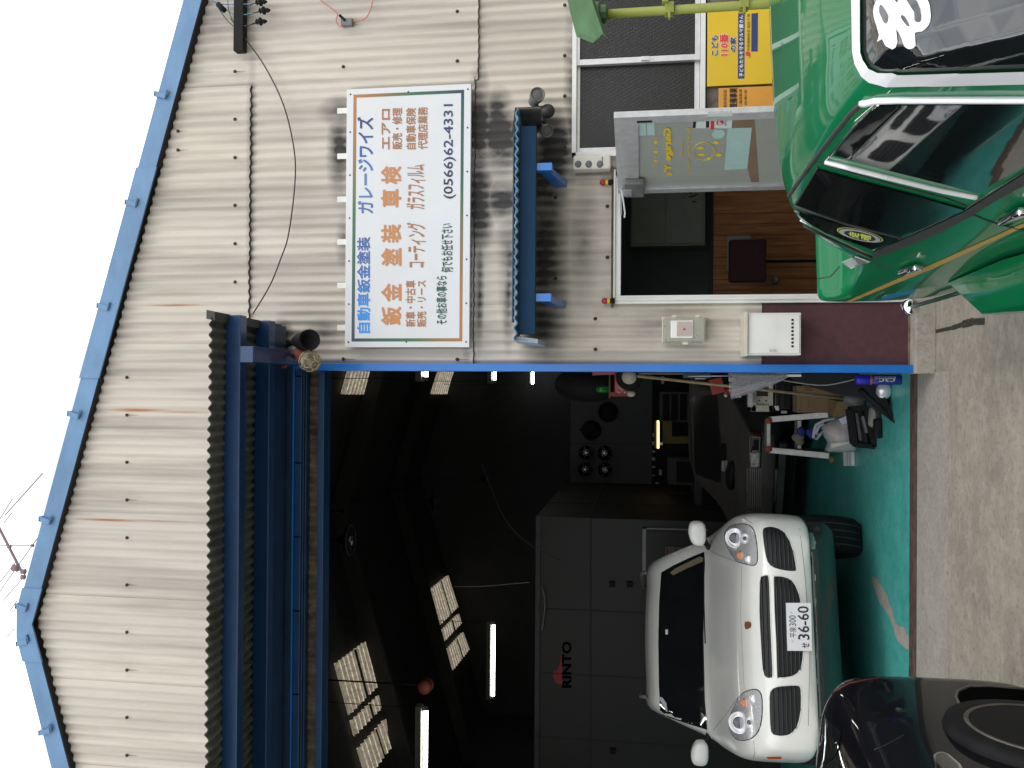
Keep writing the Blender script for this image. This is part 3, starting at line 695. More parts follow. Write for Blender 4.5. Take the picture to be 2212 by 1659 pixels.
# open door leaf
H = P(1336, 414, 5.47); O = P(1325, 248, 4.62); dl = thing('office_door', 'open aluminium office door with frosted wired glass and yellow lettering', 'door', (H.x, H.y, 0))
ud = Vector((O.x-H.x, O.y-H.y, 0)); Wd = ud.length; ud.normalize(); nd = Vector((-ud.y, ud.x, 0)); nd = nd if nd.dot(CAM-H) > 0 else -nd
zt_ = (H.z+O.z)/2
def dp(s, z, d=0): return Vector((H.x, H.y, 0))+ud*s+Vector((0, 0, z))+nd*d
def dbox(s0, s1, z0, z1_, d0, d1): return [dp(s0, z0, d0), dp(s1, z0, d0), dp(s1, z0, d1), dp(s0, z0, d1), dp(s0, z1_, d0), dp(s1, z1_, d0), dp(s1, z1_, d1), dp(s0, z1_, d1)]
MB().hexa(dbox(0, .055, .03, zt_, -.018, .018)).hexa(dbox(Wd-.07, Wd, .03, zt_, -.018, .018)).hexa(dbox(.055, Wd-.07, zt_-.13, zt_, -.016, .016)).hexa(dbox(.055, Wd-.07, .03, .62, -.016, .016)).build('leaf_frame', M['alu'], dl, bevel=.003)
def frosted():
    m, t, b = new_mat('frosted wired glass'); L = t.links.new; g = t.nodes.new('ShaderNodeNewGeometry')
    vo = t.nodes.new('ShaderNodeTexVoronoi'); vo.feature = 'DISTANCE_TO_EDGE'; vo.inputs['Scale'].default_value = 34; vo.inputs['Randomness'].default_value = .05; L(g.outputs['Position'], vo.inputs['Vector'])
    r = t.nodes.new('ShaderNodeMapRange'); r.inputs[1].default_value = .02; r.inputs[2].default_value = .0; L(vo.outputs[0], r.inputs[0])
    nn = t.nodes.new('ShaderNodeTexNoise'); nn.inputs['Scale'].default_value = 1.5; L(g.outputs['Position'], nn.inputs['Vector'])
    c = mixc(t, nn.outputs['Fac'], (.34, .37, .335), (.48, .50, .455)); L(mixc(t, mnode(t, 'MULTIPLY', r.outputs[0], .35), c, (.12, .12, .11)), b.inputs['Base Color'])
    b.inputs['Roughness'].default_value = .28; b.inputs['Transmission Weight'].default_value = .25; b.inputs['IOR'].default_value = 1.3
    return m
MB().hexa(dbox(.05, Wd-.065, .6, zt_-.12, -.004, .004)).build('glass', frosted(), dl)
def dpx(x, y, d=.006): return onplane(x, y, dp(0, 0, d), nd)
def sticker(name, poly, mat, d=.006, par=None): 
    pts = [dpx(x, y, d) for x, y in poly]; return MB().slab(pts, nd*-.001).build(name, mat, par or dl)
pale = pm('pale teal paper', (.38, .56, .52), .7, 0, .06, 20); yel = pm('yellow foil', (.75, .55, .02), .5, 0, .06, 20); wht = pm('white sticker', (.62, .70, .68), .6, 0, .05, 20); redm = pm('red print', (.65, .03, .04), .5, 0, .05, 20); blk = pm('black print', (.012, .012, .013), .6); navy = pm('navy print', (.015, .035, .16), .5, 0, .1, 10)
sticker('paper_notice', [d6(290, 270), d6(525, 258), d6(530, 450), d6(300, 462)], pale)
sticker('paper_notice', [d6(540, 258), d6(650, 250), d6(652, 445), d6(540, 450)], pale)
sticker('paper_notice', [d6(1680, 352), d6(2020, 342), d6(1953, 918), d6(1632, 938)], pale)
sticker('brown_card', [d6(1740, 185), d6(2055, 168), d6(2120, 1110), d6(2010, 1112), d6(1960, 925), d6(2022, 338), d6(1735, 345)], pm('brown card', (.22, .15, .09), .8), d=.0055)
sticker('hexagon_sticker', [d6(1452, 435), d6(1495, 375), d6(1610, 370), d6(1650, 430), d6(1600, 490), d6(1495, 495)], pale)
sticker('payment_sticker', [d6(1190, 205), d6(1745, 180), d6(1735, 350), d6(1180, 348)], wht)
sticker('black_band', [d6(1195, 210), d6(1240, 208), d6(1225, 345), d6(1183, 347)], blk, .0075)
sticker('black_band', [d6(1372, 202), d6(1418, 198), d6(1418, 340), d6(1372, 342)], blk, .0075)
sticker('red_band', [d6(1440, 197), d6(1492, 195), d6(1488, 362), d6(1436, 364)], redm, .0075)
sticker('red_logo', smooth_poly([d6(1530, 240), d6(1615, 237), d6(1613, 295), d6(1525, 300)], 3), redm, .0075)
def dtext(txt, x0, x1, y0, y1, mat, w=.02, mirror=True, d=.0085):
    bl, br, tl = dpx(*d6(x1, y1), d), dpx(*d6(x1, y0), d), dpx(*d6(x0, y1), d)
    return lettering(txt, bl, br-bl, tl-bl, mat, dl, w, mirror=mirror)
dtext('P', 1545, 1600, 248, 290, wht, .03, False, .009)
dtext('PayPay', 1630, 1665, 215, 315, navy, .0, True, .009)
sticker('note_strip', [d6(1392, 145), d6(1750, 128), d6(1745, 178), d6(1395, 185)], wht, .020)
dtext('ありがとうございました', 1410, 1440, 150, 160, blk) if False else None
bl, br, tl = dpx(*d6(1735, 170), .0215), dpx(*d6(1735, 140), .0215), dpx(*d6(1405, 170), .0215)
lettering('ありがとうございました', dpx(*d6(1408, 142), .0215), dpx(*d6(1738, 132), .0215)-dpx(*d6(1408, 142), .0215), dpx(*d6(1408, 142), .0215)-dpx(*d6(1408, 172), .0215), blk, dl, 0)
dtext("Garage", 785, 905, 345, 800, yel, .045)
dtext("Y's", 785, 888, 860, 1010, yel, .045)
for k, yy in enumerate((475, 535, 600, 668, 735, 795, 855)): sticker('small_glyph', [d6(640, yy), d6(688, yy), d6(688, yy+32), d6(640, yy+32)], yel, .0065) if k % 2 else dtext('三', 642, 688, yy, yy+34, yel, .03)
dtext('since', 1022, 1055, 505, 600, yel); dtext('1994', 1022, 1055, 640, 750, yel)
dtext('Body shop', 1115, 1165, 345, 745, yel, .01); dtext('Repair', 1110, 1150, 790, 990, yel, .01)
ring = [d6(1195+150+150*math.cos(a)-0, 670+125*math.sin(a)) for a in [i*math.pi/12 for i in range(24)]]
MB().tube([dpx(*p, .007) for p in ring]+[dpx(*ring[0], .007)], .0022, 5).build('round_emblem', yel, dl)
for c, rx, ry in (((1297, 628), 52, 20), ((1310, 722), 52, 20), ((1410, 778), 26, 24), ((1515, 552), 42, 20), ((1548, 725), 48, 24),):
    sticker('emblem_mark', [d6(c[0]+rx*math.cos(a), c[1]+ry*math.sin(a)) for a in [i*math.pi/7 for i in range(14)]], yel, .007)
MB().hexa(dbox(.02, .20, zt_-.16, zt_-.045, .018, .055)).build('door_closer', M['grey'], dl, bevel=.008)
MB().hexa(dbox(.05, .13, zt_-.085, zt_-.03, .055, .06)).build('closer_plate', M['alu'], dl)
MB().tube([dp(.06, zt_-.02, .05), dp(.0, zt_-.02, .12), Vector((H.x-.15, H.y-.02, zt_-.02))], .006, 6).build('closer_arm', M['alu'], dl)
MB().hexa(dbox(Wd-.055, Wd-.04, zt_-.20, zt_-.12, .018, .021)).build('latch_slot', M['black'], dl)
cord = MB().tube([P(1340, 400, 5.40), P(1346, 430, 5.40), P(1350, 460, 5.40), P(1349, 470, 5.40)], .005, 6).build('pull_cord', M['white']); uniq(cord, 'white cord hanging from the top of the office doorway', 'cord')
for (xx, yy, w_) in ((1312, 394, 'right'), (1316, 650, 'left')):
    q = P(xx, yy, D-.05); fg = thing('toy_figurine', 'tiny red and yellow figurine on the '+w_+' end of the office door header', 'figurine', (q.x, q.y, q.z-.035), 'figurines on the door header')
    MB().lathe((q.x, q.y, q.z-.035), (0, 0, 1), ((0, .018), (.015, .020), (.03, .014)), 10).build('body', M['black'], fg, smooth=True)
    MB().lathe((q.x, q.y, q.z-.008), (0, 0, 1), ((0, .012), (.01, .018), (.02, .014)), 10).build('chest', yel, fg, smooth=True)
    MB().ball((q.x, q.y, q.z+.028), .021, 12).build('head', M['red'], fg, smooth=True)
# ================================================================== things on the facade
SY = D-.075
s4 = cv(1080, 250, 1.886)
sg = thing('shop_sign', 'large white signboard with orange and blue Japanese lettering above the awning', 'sign', P(1015, 465, SY))
p00, p01, p10, p11 = P(1014, 750, SY), P(1017, 181, SY), P(747, 750, SY), P(747, 193, SY)
sx0, sx1, sz0, sz1 = (p00.x+p10.x)/2, (p01.x+p11.x)/2, (p00.z+p01.z)/2, (p10.z+p11.z)/2
W_, H_ = sx1-sx0, sz1-sz0
white_s = pm('white sign sheet', (.66, .675, .70), .35, 0, .035, 2.0, coat=.15)
MB().box((sx0, SY, sz0), (sx1, SY+.035, sz1)).build('panel', white_s, sg, bevel=.002)
def foil(name, stops, axis=(0, 0, 1), sc=1.0, off=0, wob=.5):
    m, t, b = new_mat(name); L = t.links.new; g = t.nodes.new('ShaderNodeNewGeometry')
    s = t.nodes.new('ShaderNodeVectorMath'); s.operation = 'DOT_PRODUCT'; L(g.outputs['Position'], s.inputs[0]); s.inputs[1].default_value = axis
    nn = t.nodes.new('ShaderNodeTexNoise'); nn.inputs['Scale'].default_value = 3.; L(g.outputs['Position'], nn.inputs['Vector'])
    v = mnode(t, 'ADD', mnode(t, 'MULTIPLY', mnode(t, 'SUBTRACT', s.outputs['Value'], off), sc), mnode(t, 'MULTIPLY', mnode(t, 'SUBTRACT', nn.outputs['Fac'], .5), wob))
    r = t.nodes.new('ShaderNodeValToRGB'); e = r.color_ramp.elements
    while len(e) < len(stops): e.new(.5)
    for i, (p, c) in enumerate(stops): e[i].position = p; e[i].color = (*c, 1)
    L(v, r.inputs[0]); L(r.outputs[0], b.inputs['Base Color']); b.inputs['Roughness'].default_value = .35
    return m
orf = foil('orange shimmer foil', ((0, (.62, .22, .07)), (.5, (.82, .25, .05)), (1, (.52, .22, .08))), (.3, 0, 1), 1.6, sz0)
orf2 = foil('brown orange foil', ((0, (.52, .19, .05)), (1, (.36, .16, .07))), (.3, 0, 1), 1.6, sz0)
blf = foil('blue shimmer foil', ((0, (.01, .30, .85)), (.22, (.02, .20, .62)), (.45, (.07, .10, .30)), (.6, (.08, .20, .48)), (.8, (.03, .10, .35)), (1, (.03, .04, .16))), (1/W_, 0, 0), 1.0, sx0/W_, .5)
blf2 = foil('deep blue foil', ((0, (.005, .012, .045)), (.5, (.012, .05, .18)), (1, (.006, .014, .05))), (1, 0, 0), .7, sx0+.9)
grf = foil('dark green foil', ((0, (.01, .12, .06)), (.6, (.02, .04, .05)), (1, (.01, .08, .05))), (1, 0, .4), 1.2, sx0)
bdf = foil('shimmering border foil', ((0, (.04, .05, .13)), (.2, (.03, .12, .07)), (.3, (.05, .16, .06)), (.42, (.30, .16, .05)), (.52, (.45, .17, .05)), (.62, (.26, .15, .04)), (.76, (.02, .13, .06)), (1, (.012, .02, .07))), (.5/W_, 0, -.5/H_), 1.0, .5*sx0/W_-.5*sz1/H_, .08)
def sgp(u, v): return (sx0+W_*u, sz0+H_*v)
for (u0, v0, u1, v1) in ((.022, .055, .978, .078), (.022, .920, .978, .945), (.022, .078, .034, .920), (.966, .078, .978, .920)):
    a, b = sgp(u0, v0), sgp(u1, v1); MB().box((a[0], SY-.0012, a[1]), (b[0], SY-.0002, b[1])).build('border_strip', bdf, sg)
def st(txt, x0, x1, y0, y1, m, w): a, b = s4(x0, y0), s4(x1, y1); return fit_px(txt, a[0], b[0], min(a[1], b[1]), max(a[1], b[1]), SY-.0016, m, sg, w)
st('自動車鈑金塗装', 110, 187, 955, 1528, blf, .024); st('ガレージワイズ', 112, 205, 232, 810, blf, .022)
for c_, a, b in (('鈑', 1375, 1480), ('金', 1235, 1338), ('塗', 1022, 1125), ('装', 880, 985), ('車', 668, 772), ('検', 530, 632)): st(c_, 257, 372, a, b, orf, .030)
st('新車・中古車', 402, 460, 1215, 1492, orf2, .022); st('販売・リース', 470, 525, 1215, 1492, orf2, .022)
st('コーティング', 408, 520, 868, 1135, orf2, .020); st('ガラスフィルム', 405, 518, 518, 785, orf2, .020)
st('エアロ', 258, 308, 185, 425, orf2, .026); st('販売・修理', 322, 380, 178, 425, orf2, .022)
st('自動車保険', 405, 462, 178, 425, orf2, .022); st('代理店業務', 475, 533, 172, 425, orf2, .022)
st('その他お車の事なら', 585, 650, 1187, 1478, grf, .022); st('何でもお任せ下さい', 615, 685, 872, 1165, grf, .022)
st('(0566)62-4331', 630, 702, 155, 722, blf2, .012)
scr = MB().lathe((0, 0, 0), (0, -1, 0), ((0, .006), (.003, .005), (.0035, .001)), 8).mesh('screw')
for u_, v_ in [(i/6, .97) for i in range(7)]+[(i/6, .025) for i in range(7)]+[(.008, .5), (.992, .5)]:
    a = sgp(min(max(u_, .02), .98), v_); s_ = link('screw', scr, M['bolt'] if random.random() < .6 else M['alu'], sg); s_.location = (a[0], SY, a[1])
for yy in (240, 338, 431, 523, 617, 708):
    q = P(737, yy, SY+.02); MB().box((q.x-.018, SY+.012, sz1-.01), (q.x+.018, SY+.018, P(727, yy, SY).z)).build('mounting_tab', M['white'], sg)
# yellow and orange signs
YY = D-.03
ysn = thing('yellow_notice_board', 'yellow notice board with red and blue print below the window', 'sign', (P(1560, 100, YY).x, YY, .9))
yelp = pm('yellow enamel', (.66, .44, .010), .4, 0, .05, 3); orp = pm('orange enamel', (.66, .30, .035), .5, 0, .10, 6)
a = P(*y4(65, 1305), YY); b = P(*y4(1250, 70), YY); a2 = P(*y4(1250, 1305), YY)
MB().box((a.x, YY, a2.z), (P(*y4(500, 70), YY).x, YY+.012, a.z)).build('board', yelp, ysn, bevel=.002)
def yt(txt, x0, x1, y0, y1, m, w, Y=YY-.002, par=ysn): a, b = y4(x0, y0), y4(x1, y1); return fit_px(txt, a[0], b[0], a[1], b[1], Y, m, par, w)
wp = pm('white print', (.8, .8, .78), .5)
for m_, w_, Y_ in ((wp, .075, YY-.0012), (navy, .035, YY-.0022)):
    yt('こども', 130, 225, 535, 835, m_, w_, Y_); yt('の家', 415, 500, 565, 780, m_, w_, Y_)
for m_, w_, Y_ in ((wp, .075, YY-.0012), (redm, .035, YY-.0022)): yt('110番', 258, 385, 515, 835, m_, w_, Y_)
a, b = P(*y4(628, 1185), YY), P(*y4(535, 203), YY)
MB().box((a.x, YY-.0015, a.z), (b.x, YY-.0005, b.z)).build('blue_band', navy, ysn)
yt('子どもたちを守るクルマ屋さん', 550, 612, 230, 1160, wp, .02, YY-.003)
yt('中部運輸局長 認証工場', 668, 712, 210, 765, pm('grey print', (.22, .18, .06), .6), .01)
a, b = P(*y4(830, 775), YY), P(*y4(735, 203), YY); MB().box((a.x, YY-.0015, a.z), (b.x, YY-.0005, b.z)).build('blue_band', navy, ysn)
yt('J', 655, 715, 795, 865, redm, .06)
osn = thing('orange_licence_board', 'orange plate with black Japanese print left of the yellow board', 'sign', (P(1600, 210, YY).x, YY, .9))
a = P(*y4(240, 1660), YY); b = P(*y4(1100, 1318), YY)
MB().box((P(1585, 255, YY).x, YY+.005, b.z), (P(*y4(500, 1316), YY).x, YY+.014, a.z)).build('plate', orp, osn, bevel=.002)
yt('輸局長認証', 312, 362, 1350, 1640, blk, .0, YY+.003, osn); yt('整備事業', 405, 520, 1330, 1630, blk, .025, YY+.003, osn); yt('二輪自動車', 548, 595, 1345, 1620, blk, 0, YY+.003, osn); yt('自動車', 628, 668, 1345, 1580, blk, 0, YY+.003, osn)

# meter box
def pxbox(x0, x1, y0, y1, Y0, Y1): a, b = P(x1, y1, Y0), P(x0, y0, Y0); return (a.x, Y0, a.z), (b.x, Y1, b.z)
q = P(1478, 712, D); mt = thing('meter_box', 'clear plastic electricity meter box on the corrugated wall left of the office door', 'meter', (q.x, D, q.z))
MB().box(*pxbox(1433, 1523, 686, 738, D-.11, D-.02)).build('case', pm('hazy clear plastic', (.55, .55, .45), .25, 0, .1, 9, trans=.45, rvar=.1), mt, bevel=.008)
MB().box(*pxbox(1430, 1526, 684, 740, D-.035, D-.012)).build('back_plate', M['cream'], mt, bevel=.004)
MB().box(*pxbox(1449, 1497, 692, 730, D-.117, D-.105)).build('meter_body', M['white'], mt, bevel=.004)
MB().box(*pxbox(1462, 1494, 695, 726, D-.121, D-.116)).build('dial', pm('pinkish dial', (.52, .42, .38), .5), mt)
MB().tube([P(1478, 711, D-.122), P(1478, 711, D-.126)], .006, 8).build('indicator', M['dullred'], mt)
for y_ in (1456, 1506): MB().box(*pxbox(y_-5, y_+5, 681, 687, D-.1, D-.03)).build('hinge', M['cream'], mt)
MB().box(*pxbox(1474, 1486, 738, 744, D-.1, D-.05)).build('hasp', M['cream'], mt)
# white cabinet with the slots
q = P(1730, 720, D); wc = thing('white_utility_cabinet', 'white metal cabinet with a row of square slots on the maroon board', 'cabinet', (q.x, D, q.z))
MB().box(*pxbox(1614, 1730, 676, 767, D-.17, D-.008)).build('case', M['white'], wc, bevel=.003)
MB().box(*pxbox(1618, 1727, 680, 763, D-.178, D-.171)).build('door', M['white'], wc, bevel=.002)
MB().box(*pxbox(1607, 1615, 673, 769, D-.195, D-.01)).build('lid', M['cream'], wc, bevel=.003)
for k in range(8):
    yy = 691+k*8.15; MB().box(*pxbox(1709.5, 1714.5, yy-2.3, yy+2.3, D-.1795, D-.1785)).build('slot', M['black'], wc)
MB().box(*pxbox(1661, 1676, 755, 759, D-.186, D-.178)).build('handle', M['alu'], wc)
# rounded outdoor unit with three domes
q = P(1278, 350, D); ou = thing('vent_box', 'cream wall box with three half dome hoods beside the office door', 'wall box', (q.x, D, q.z))
MB().box(*pxbox(1238, 1319, 336, 364, D-.11, D-.01)).build('case', pm('ivory plastic', (.66, .63, .56), .45, 0, .08, 9), ou, bevel=.012, seg=3, smooth=True)
for x_ in (1249, 1272, 1296):
    c = P(x_, 355, D-.105); MB().ball(c, .022, 14, (1.1, .9, 1)).build('hood', M['grey'], ou, smooth=True)
MB().box(*pxbox(1300, 1302, 338, 350, D-.114, D-.108)).build('seam', M['grey'], ou)
# sensor lights
q = P(1170, 240, D); sl = thing('sensor_floodlight', 'black two headed sensor floodlight right of the awning', 'floodlight', (q.x, D-.1, q.z))
m_bl = pm('weathered black plastic', (.035, .035, .038), .5, 0, .3, 15)
MB().box(*pxbox(1150, 1176, 228, 262, D-.13, D-.02)).build('bracket', m_bl, sl, bevel=.01)
MB().ball(P(1183, 240, D-.16), .045, 14).build('sensor', m_bl, sl, smooth=True)
def spot(name, a, b, r0, r1, par, lens=True):
    a, b = Vector(a), Vector(b); L_ = (b-a).length
    o = MB().lathe(a, b-a, ((0, r0*.4), (.01, r0), (L_*.5, r0*1.05), (L_*.7, r1), (L_, r1), (L_-.006, r1*.86), (L_-.02, r1*.5)), 18).build(name, pm('grey lamp housing', (.14, .14, .15), .4, 0, .2, 12), par, smooth=True)
    if lens: MB().lathe(a+(b-a)*.9, b-a, ((0, r1*.84), (.004, r1*.7), (.006, .01)), 16).build('lens', M['grey'], o, smooth=True)
spot('lamp_head', P(1152, 222, D-.12), P(1162, 203, D-.24), .034, .045, sl)
spot('lamp_head', P(1166, 276, D-.12), P(1183, 284, D-.22), .03, .038, sl)
MB().tube([P(1160, 232, D-.1), P(1158, 222, D-.13)], .014, 8).build('neck', m_bl, sl)
# black speaker under the canopy and caged lamp
q = P(660, 735, 5.2); sp = thing('black_horn', 'black cylindrical lamp housing hanging beside the canopy end', 'lamp', q)
ce, cs = P(*g4(1745, 620), 4.95), P(*g4(1530, 645), 5.18)
MB().lathe(cs, ce-cs, ((0, .03), (.02, .038), (.1, .05), ((ce-cs).length-.05, .060), ((ce-cs).length, .064), ((ce-cs).length-.006, .055), ((ce-cs).length-.06, .03)), 22).build('housing', M['black'], sp, smooth=True)
MB().tube([cs, P(*g4(1420, 700), 5.35), P(*g4(1370, 720), D-.02)], .012, 8).build('stem', M['black'], sp)
lp = thing('caged_lamp', 'red bulkhead lamp with brass cage at the top of the blue post', 'lamp', P(*g4(1700, 900), 5.1))
c0, c1 = P(*g4(1575, 815), 5.14), P(*g4(1800, 1000), 5.04); ad = (c1-c0).normalized(); Ln = (c1-c0).length
MB().lathe(c0, ad, ((-.03, .02), (0, .036), (Ln*.5, .042), (Ln*.62, .045)), 18).build('housing', M['dullred'], lp, smooth=True)
MB().lathe(c0+ad*Ln*.62, ad, ((0, .05), (.014, .056), (.02, .05)), 20).build('collar', M['cream'], lp, smooth=True)
cc = c0+ad*Ln*.75
MB().ball(cc+ad*.02, .043, 16).build('glass', pm('lamp glass', (.55, .55, .5), .08, 0, .1, 9, trans=.7), lp, smooth=True)
a1 = ad.orthogonal().normalized(); a2 = ad.cross(a1); mb = MB()
for t_, r_ in ((-.012, .066), (.030, .060), (.066, .026)): mb.tube([cc+ad*t_+(a1*math.cos(k*math.pi/10)+a2*math.sin(k*math.pi/10))*r_ for k in range(21)], .0038, 6)
for k in range(6):
    e = a1*math.cos(k*math.pi/3)+a2*math.sin(k*math.pi/3); mb.tube([cc+e*.066-ad*.012, cc+e*.060+ad*.030, cc+e*.026+ad*.066], .0038, 6)
mb.build('cage', M['brass'], lp, smooth=True)
MB().tube([c0, P(*g4(1500, 960), 5.25), P(*g4(1390, 960), 5.32), P(*g4(1360, 1045), 5.36), P(*g4(1180, 1045), 5.38), P(*g4(1170, 1000), D-.1)], .013, 8).build('arm', M['dullred'], lp, smooth=True)

# cables and insulators
CBL = pm('black cable', (.03, .03, .032), .5)
def cable(pts, Y, r, mat=CBL):
    ps = [P(x, y, Y) for x, y in pts]; d = []
    for i in range(len(ps)-1):
        p0, p1, p2, p3 = ps[max(i-1, 0)], ps[i], ps[i+1], ps[min(i+2, len(ps)-1)]
        for k in range(6):
            t = k/6; d.append(.5*((2*p1)+(p2-p0)*t+(2*p0-5*p1+4*p2-p3)*t*t+(3*p1-p0-3*p2+p3)*t**3))
    d.append(ps[-1]); return MB().tube(d, r, 6)
o = cable([z1(1480, 120), z1(1570, 245), z1(1700, 430), z1(1820, 680), z1(1885, 960), z1(1890, 1180), z1(1850, 1500), z1(1803, 1649), z2(1700, 215), z2(1590, 400)], D-.06, .0045).build('overhead_cable', CBL, smooth=True); uniq(o, 'long black cable drooping across the gable from the steel rack to the canopy', 'cable')
rk = thing('cable_rack', 'black perforated steel angle with three insulators at the top right of the wall', 'cable rack', P(515, 50, D-.05))
a, b = P(550/1.0*.93+1, 110, D-.05), P(505, -30, D-.05)
MB().box((P(514, 110, D-.08).x, D-.09, P(526, 60, D-.08).z), (P(514, -60, D-.08).x, D-.03, P(506, 60, D-.08).z)).build('steel_angle', M['black'], rk)
for k, (cx_, cy_) in enumerate(((650, 25), (690, 128), (650, 262))):
    c = P(*g6(cx_, cy_), D-.10); e = P(*g6(cx_+75, cy_), D-.10)
    ins = MB().lathe(c+Vector((0, 0, .035)), (0, 0, -1), ((0, .008), (.01, .02), (.018, .010), (.03, .026), (.04, .026), (.05, .012), (.06, .016), (.08, .006)), 14).build('insulator', M['black'], rk, smooth=True)
    MB().tube([P(*g6(450, cy_+15), D-.07), P(*g6(470, cy_+65), D-.07), P(*g6(cx_-90, cy_+20), D-.09), c], .004, 6).build('wire_lead', CBL, rk, smooth=True)
lb, lg, gw = pm('blue wire', (.05, .2, .5), .5), pm('green wire', (.05, .25, .22), .5), pm('grey wire', (.12, .12, .13), .5)
for pts, m_, lab in (([g6(0, -40), g6(100, 30), g6(200, 52), g6(430, 52), g6(590, 38)], lb, 'blue'), ([g6(-20, -60), g6(120, 45), g6(250, 130), g6(340, 178), g6(500, 172), g6(640, 145)], lg, 'green'), ([g6(250, -60), g6(262, 120), g6(320, 260), g6(380, 350)], gw, 'grey'), ([g6(140, 100), g6(230, 230), g6(330, 318), g6(450, 315), g6(600, 285)], CBL, 'dark')):
    o = cable(pts, D-.085, .003).build('feed_wire', m_, smooth=True); uniq(o, 'thin '+lab+' wire leading to the insulators on the upper wall', 'wire')
o = MB().tube([P(*g6(130, 50), D-.1), P(*g6(215, 130), D-.1)], .018, 8).build('cable_joint', M['black'], smooth=True); uniq(o, 'thick black cable joint hanging beside the steel rack', 'cable joint')
pk = pm('pink red cord', (.55, .16, .12), .5)
o = cable([g6(1350, -20), g6(1480, 80), g6(1580, 165), g6(1570, 260), g6(1630, 325), g6(1750, 260)], D-.05, .0035).build('red_cable', pk, smooth=True); uniq(o, 'dark red cord looping into a small clamp high on the right wall', 'cord')
o = cable([g6(1770, 258), g6(1900, 238), g6(1975, 150), g6(2020, -20)], D-.05, .0035).build('red_cable', pk, smooth=True); uniq(o, 'pale red cord curving away from the clamp to the top edge', 'cord')
cl = thing('wire_clamp', 'small grey wire clamp on the wall where the red cords meet', 'clamp', P(*g6(1700, 280), D-.04))
MB().box(P(*g6(1760, 300), D-.06)+Vector((0, 0, 0)), P(*g6(1650, 255), D-.02)).build('body', M['grey'], cl, bevel=.003)
MB().tube([P(*g6(1610, 185), D-.06), P(*g6(1680, 250), D-.06)], .009, 8).build('boot', M['black'], cl)

# ------------------------------------------------------------------ utility pole far behind the gable
up = thing('utility_pole', 'distant utility pole top with crossarm and wires behind the gable', 'utility pole', (P(60, 1250, 26).x, 26, 0))
pinkg = pm('hazy grey steel', (.20, .15, .16), .7)
pcx = P(60, 1262, 26)
MB().tube([(pcx.x, 26, 0), (pcx.x, 26, pcx.z)], .14, 10, .10).build('pole', pinkg, up)
MB().bar(P(*z3(-60, 20), 26), P(*z3(135, 400), 26), .06, .06).build('crossarm', pinkg, up)
MB().bar(P(*z3(0, 240), 26), P(*z3(215, 240), 26), .03, .03).build('stay_bar', pinkg, up)
for c, r_ in (((100, 380), .14), ((150, 405), .10), ((60, 245), .07), ((208, 238), .06), ((148, 440), .09)): MB().lathe(P(*z3(*c), 26)+Vector((0, 0, r_)), (0, 0, -1), ((0, r_*.3), (r_*.4, r_*.9), (r_, r_*.7), (r_*1.5, r_), (r_*2, r_*.3)), 10).build('insulator', pinkg, up, smooth=True)
for i, (a, b) in enumerate((((-20, 100), (80, -60)), ((0, 530), (240, 190)), ((20, 590), (160, 430)), ((-20, 500), (110, 330)), ((45, 825), (90, 770)), ((60, 660), (110, 590)), ((25, 95), (75, 30)))):
    lab = ('short power line at the far top corner above the crossarm', 'longest of the power lines crossing the pole insulators', 'power line under the lowest insulator of the pole', 'power line running beside the longest one at the pole', 'stray short power line near the roof peak on its far side', 'short power line just before the roof peak', 'small power line end beside the lone long line')[i]
    o = MB().tube([P(*z3(*a), 26.5+.1*i), P(*z3(*b), 26.5+.1*i)], .016, 5).build('power_line', pinkg); uniq(o, lab, 'power line', 'power lines in the sky')
o = MB().tube([P(*z2(30, 1665), 25), P(*z2(268, 1400), 25)], .018, 5).build('power_line', pinkg); uniq(o, 'longest lone power line above the left roof edge in the sky', 'power line', None)

# ------------------------------------------------------------------ yellow green pole with its green hood
yp = thing('yellow_green_pole', 'lime yellow steel pole with clamps and a green bent hood at the right edge', 'pole', (P(1500, 20, 4.3).x, 4.3, 0))
lime = pm('lime yellow paint', (.26, .285, .045), .5, 0, .15, 8); hood = pm('dull green hood paint', (.06, .15, .055), .5, 0, .2, 8)
pa, pb = P(*z5(960, 110), 4.3), P(*z5(2150, 35), 4.3)
dr = (pb-pa).normalized(); foot = pa+dr*((0-pa.z)/dr.z)
MB().tube([pa, foot], .022, 14).build('pole', lime, yp, smooth=True)
for c in ((1490, 70), (2050, 30)):
    q = P(*z5(*c), 4.3); MB().bar(q-dr*.022, q+dr*.022, .062, .055).bar(q+Vector((-.022, -.02, 0)), q+Vector((-.055, -.02, 0)), .03, .012).bar(q+Vector((.02, -.02, .02)), q+Vector((.07, -.02, .02)), .05, .03).build('clamp', lime, yp, bevel=.003)
h0 = [P(*z5(750, -30), 4.35), P(*z5(900, -30), 4.15), P(*z5(995, 250), 4.15), P(*z5(945, 292), 4.22), P(*z5(818, 245), 4.35), P(*z5(770, 60), 4.38)]
MB().slab(h0, (0, .05, .02)).build('hood', hood, yp, bevel=.006)
MB().slab([P(*z5(905, -30), 4.14), P(*z5(930, 60), 4.14), P(*z5(1000, 255), 4.14), P(*z5(990, 265), 4.3), P(*z5(915, 60), 4.3)], (0, .03, -.012)).build('hood_lip', hood, yp)
MB().lathe(P(*z5(1030, 105), 4.3), pa-pb, ((0, .024), (.01, .045), (.035, .045), (.045, .06), (.07, .06), (.08, .03)), 10).build('collar', hood, yp)
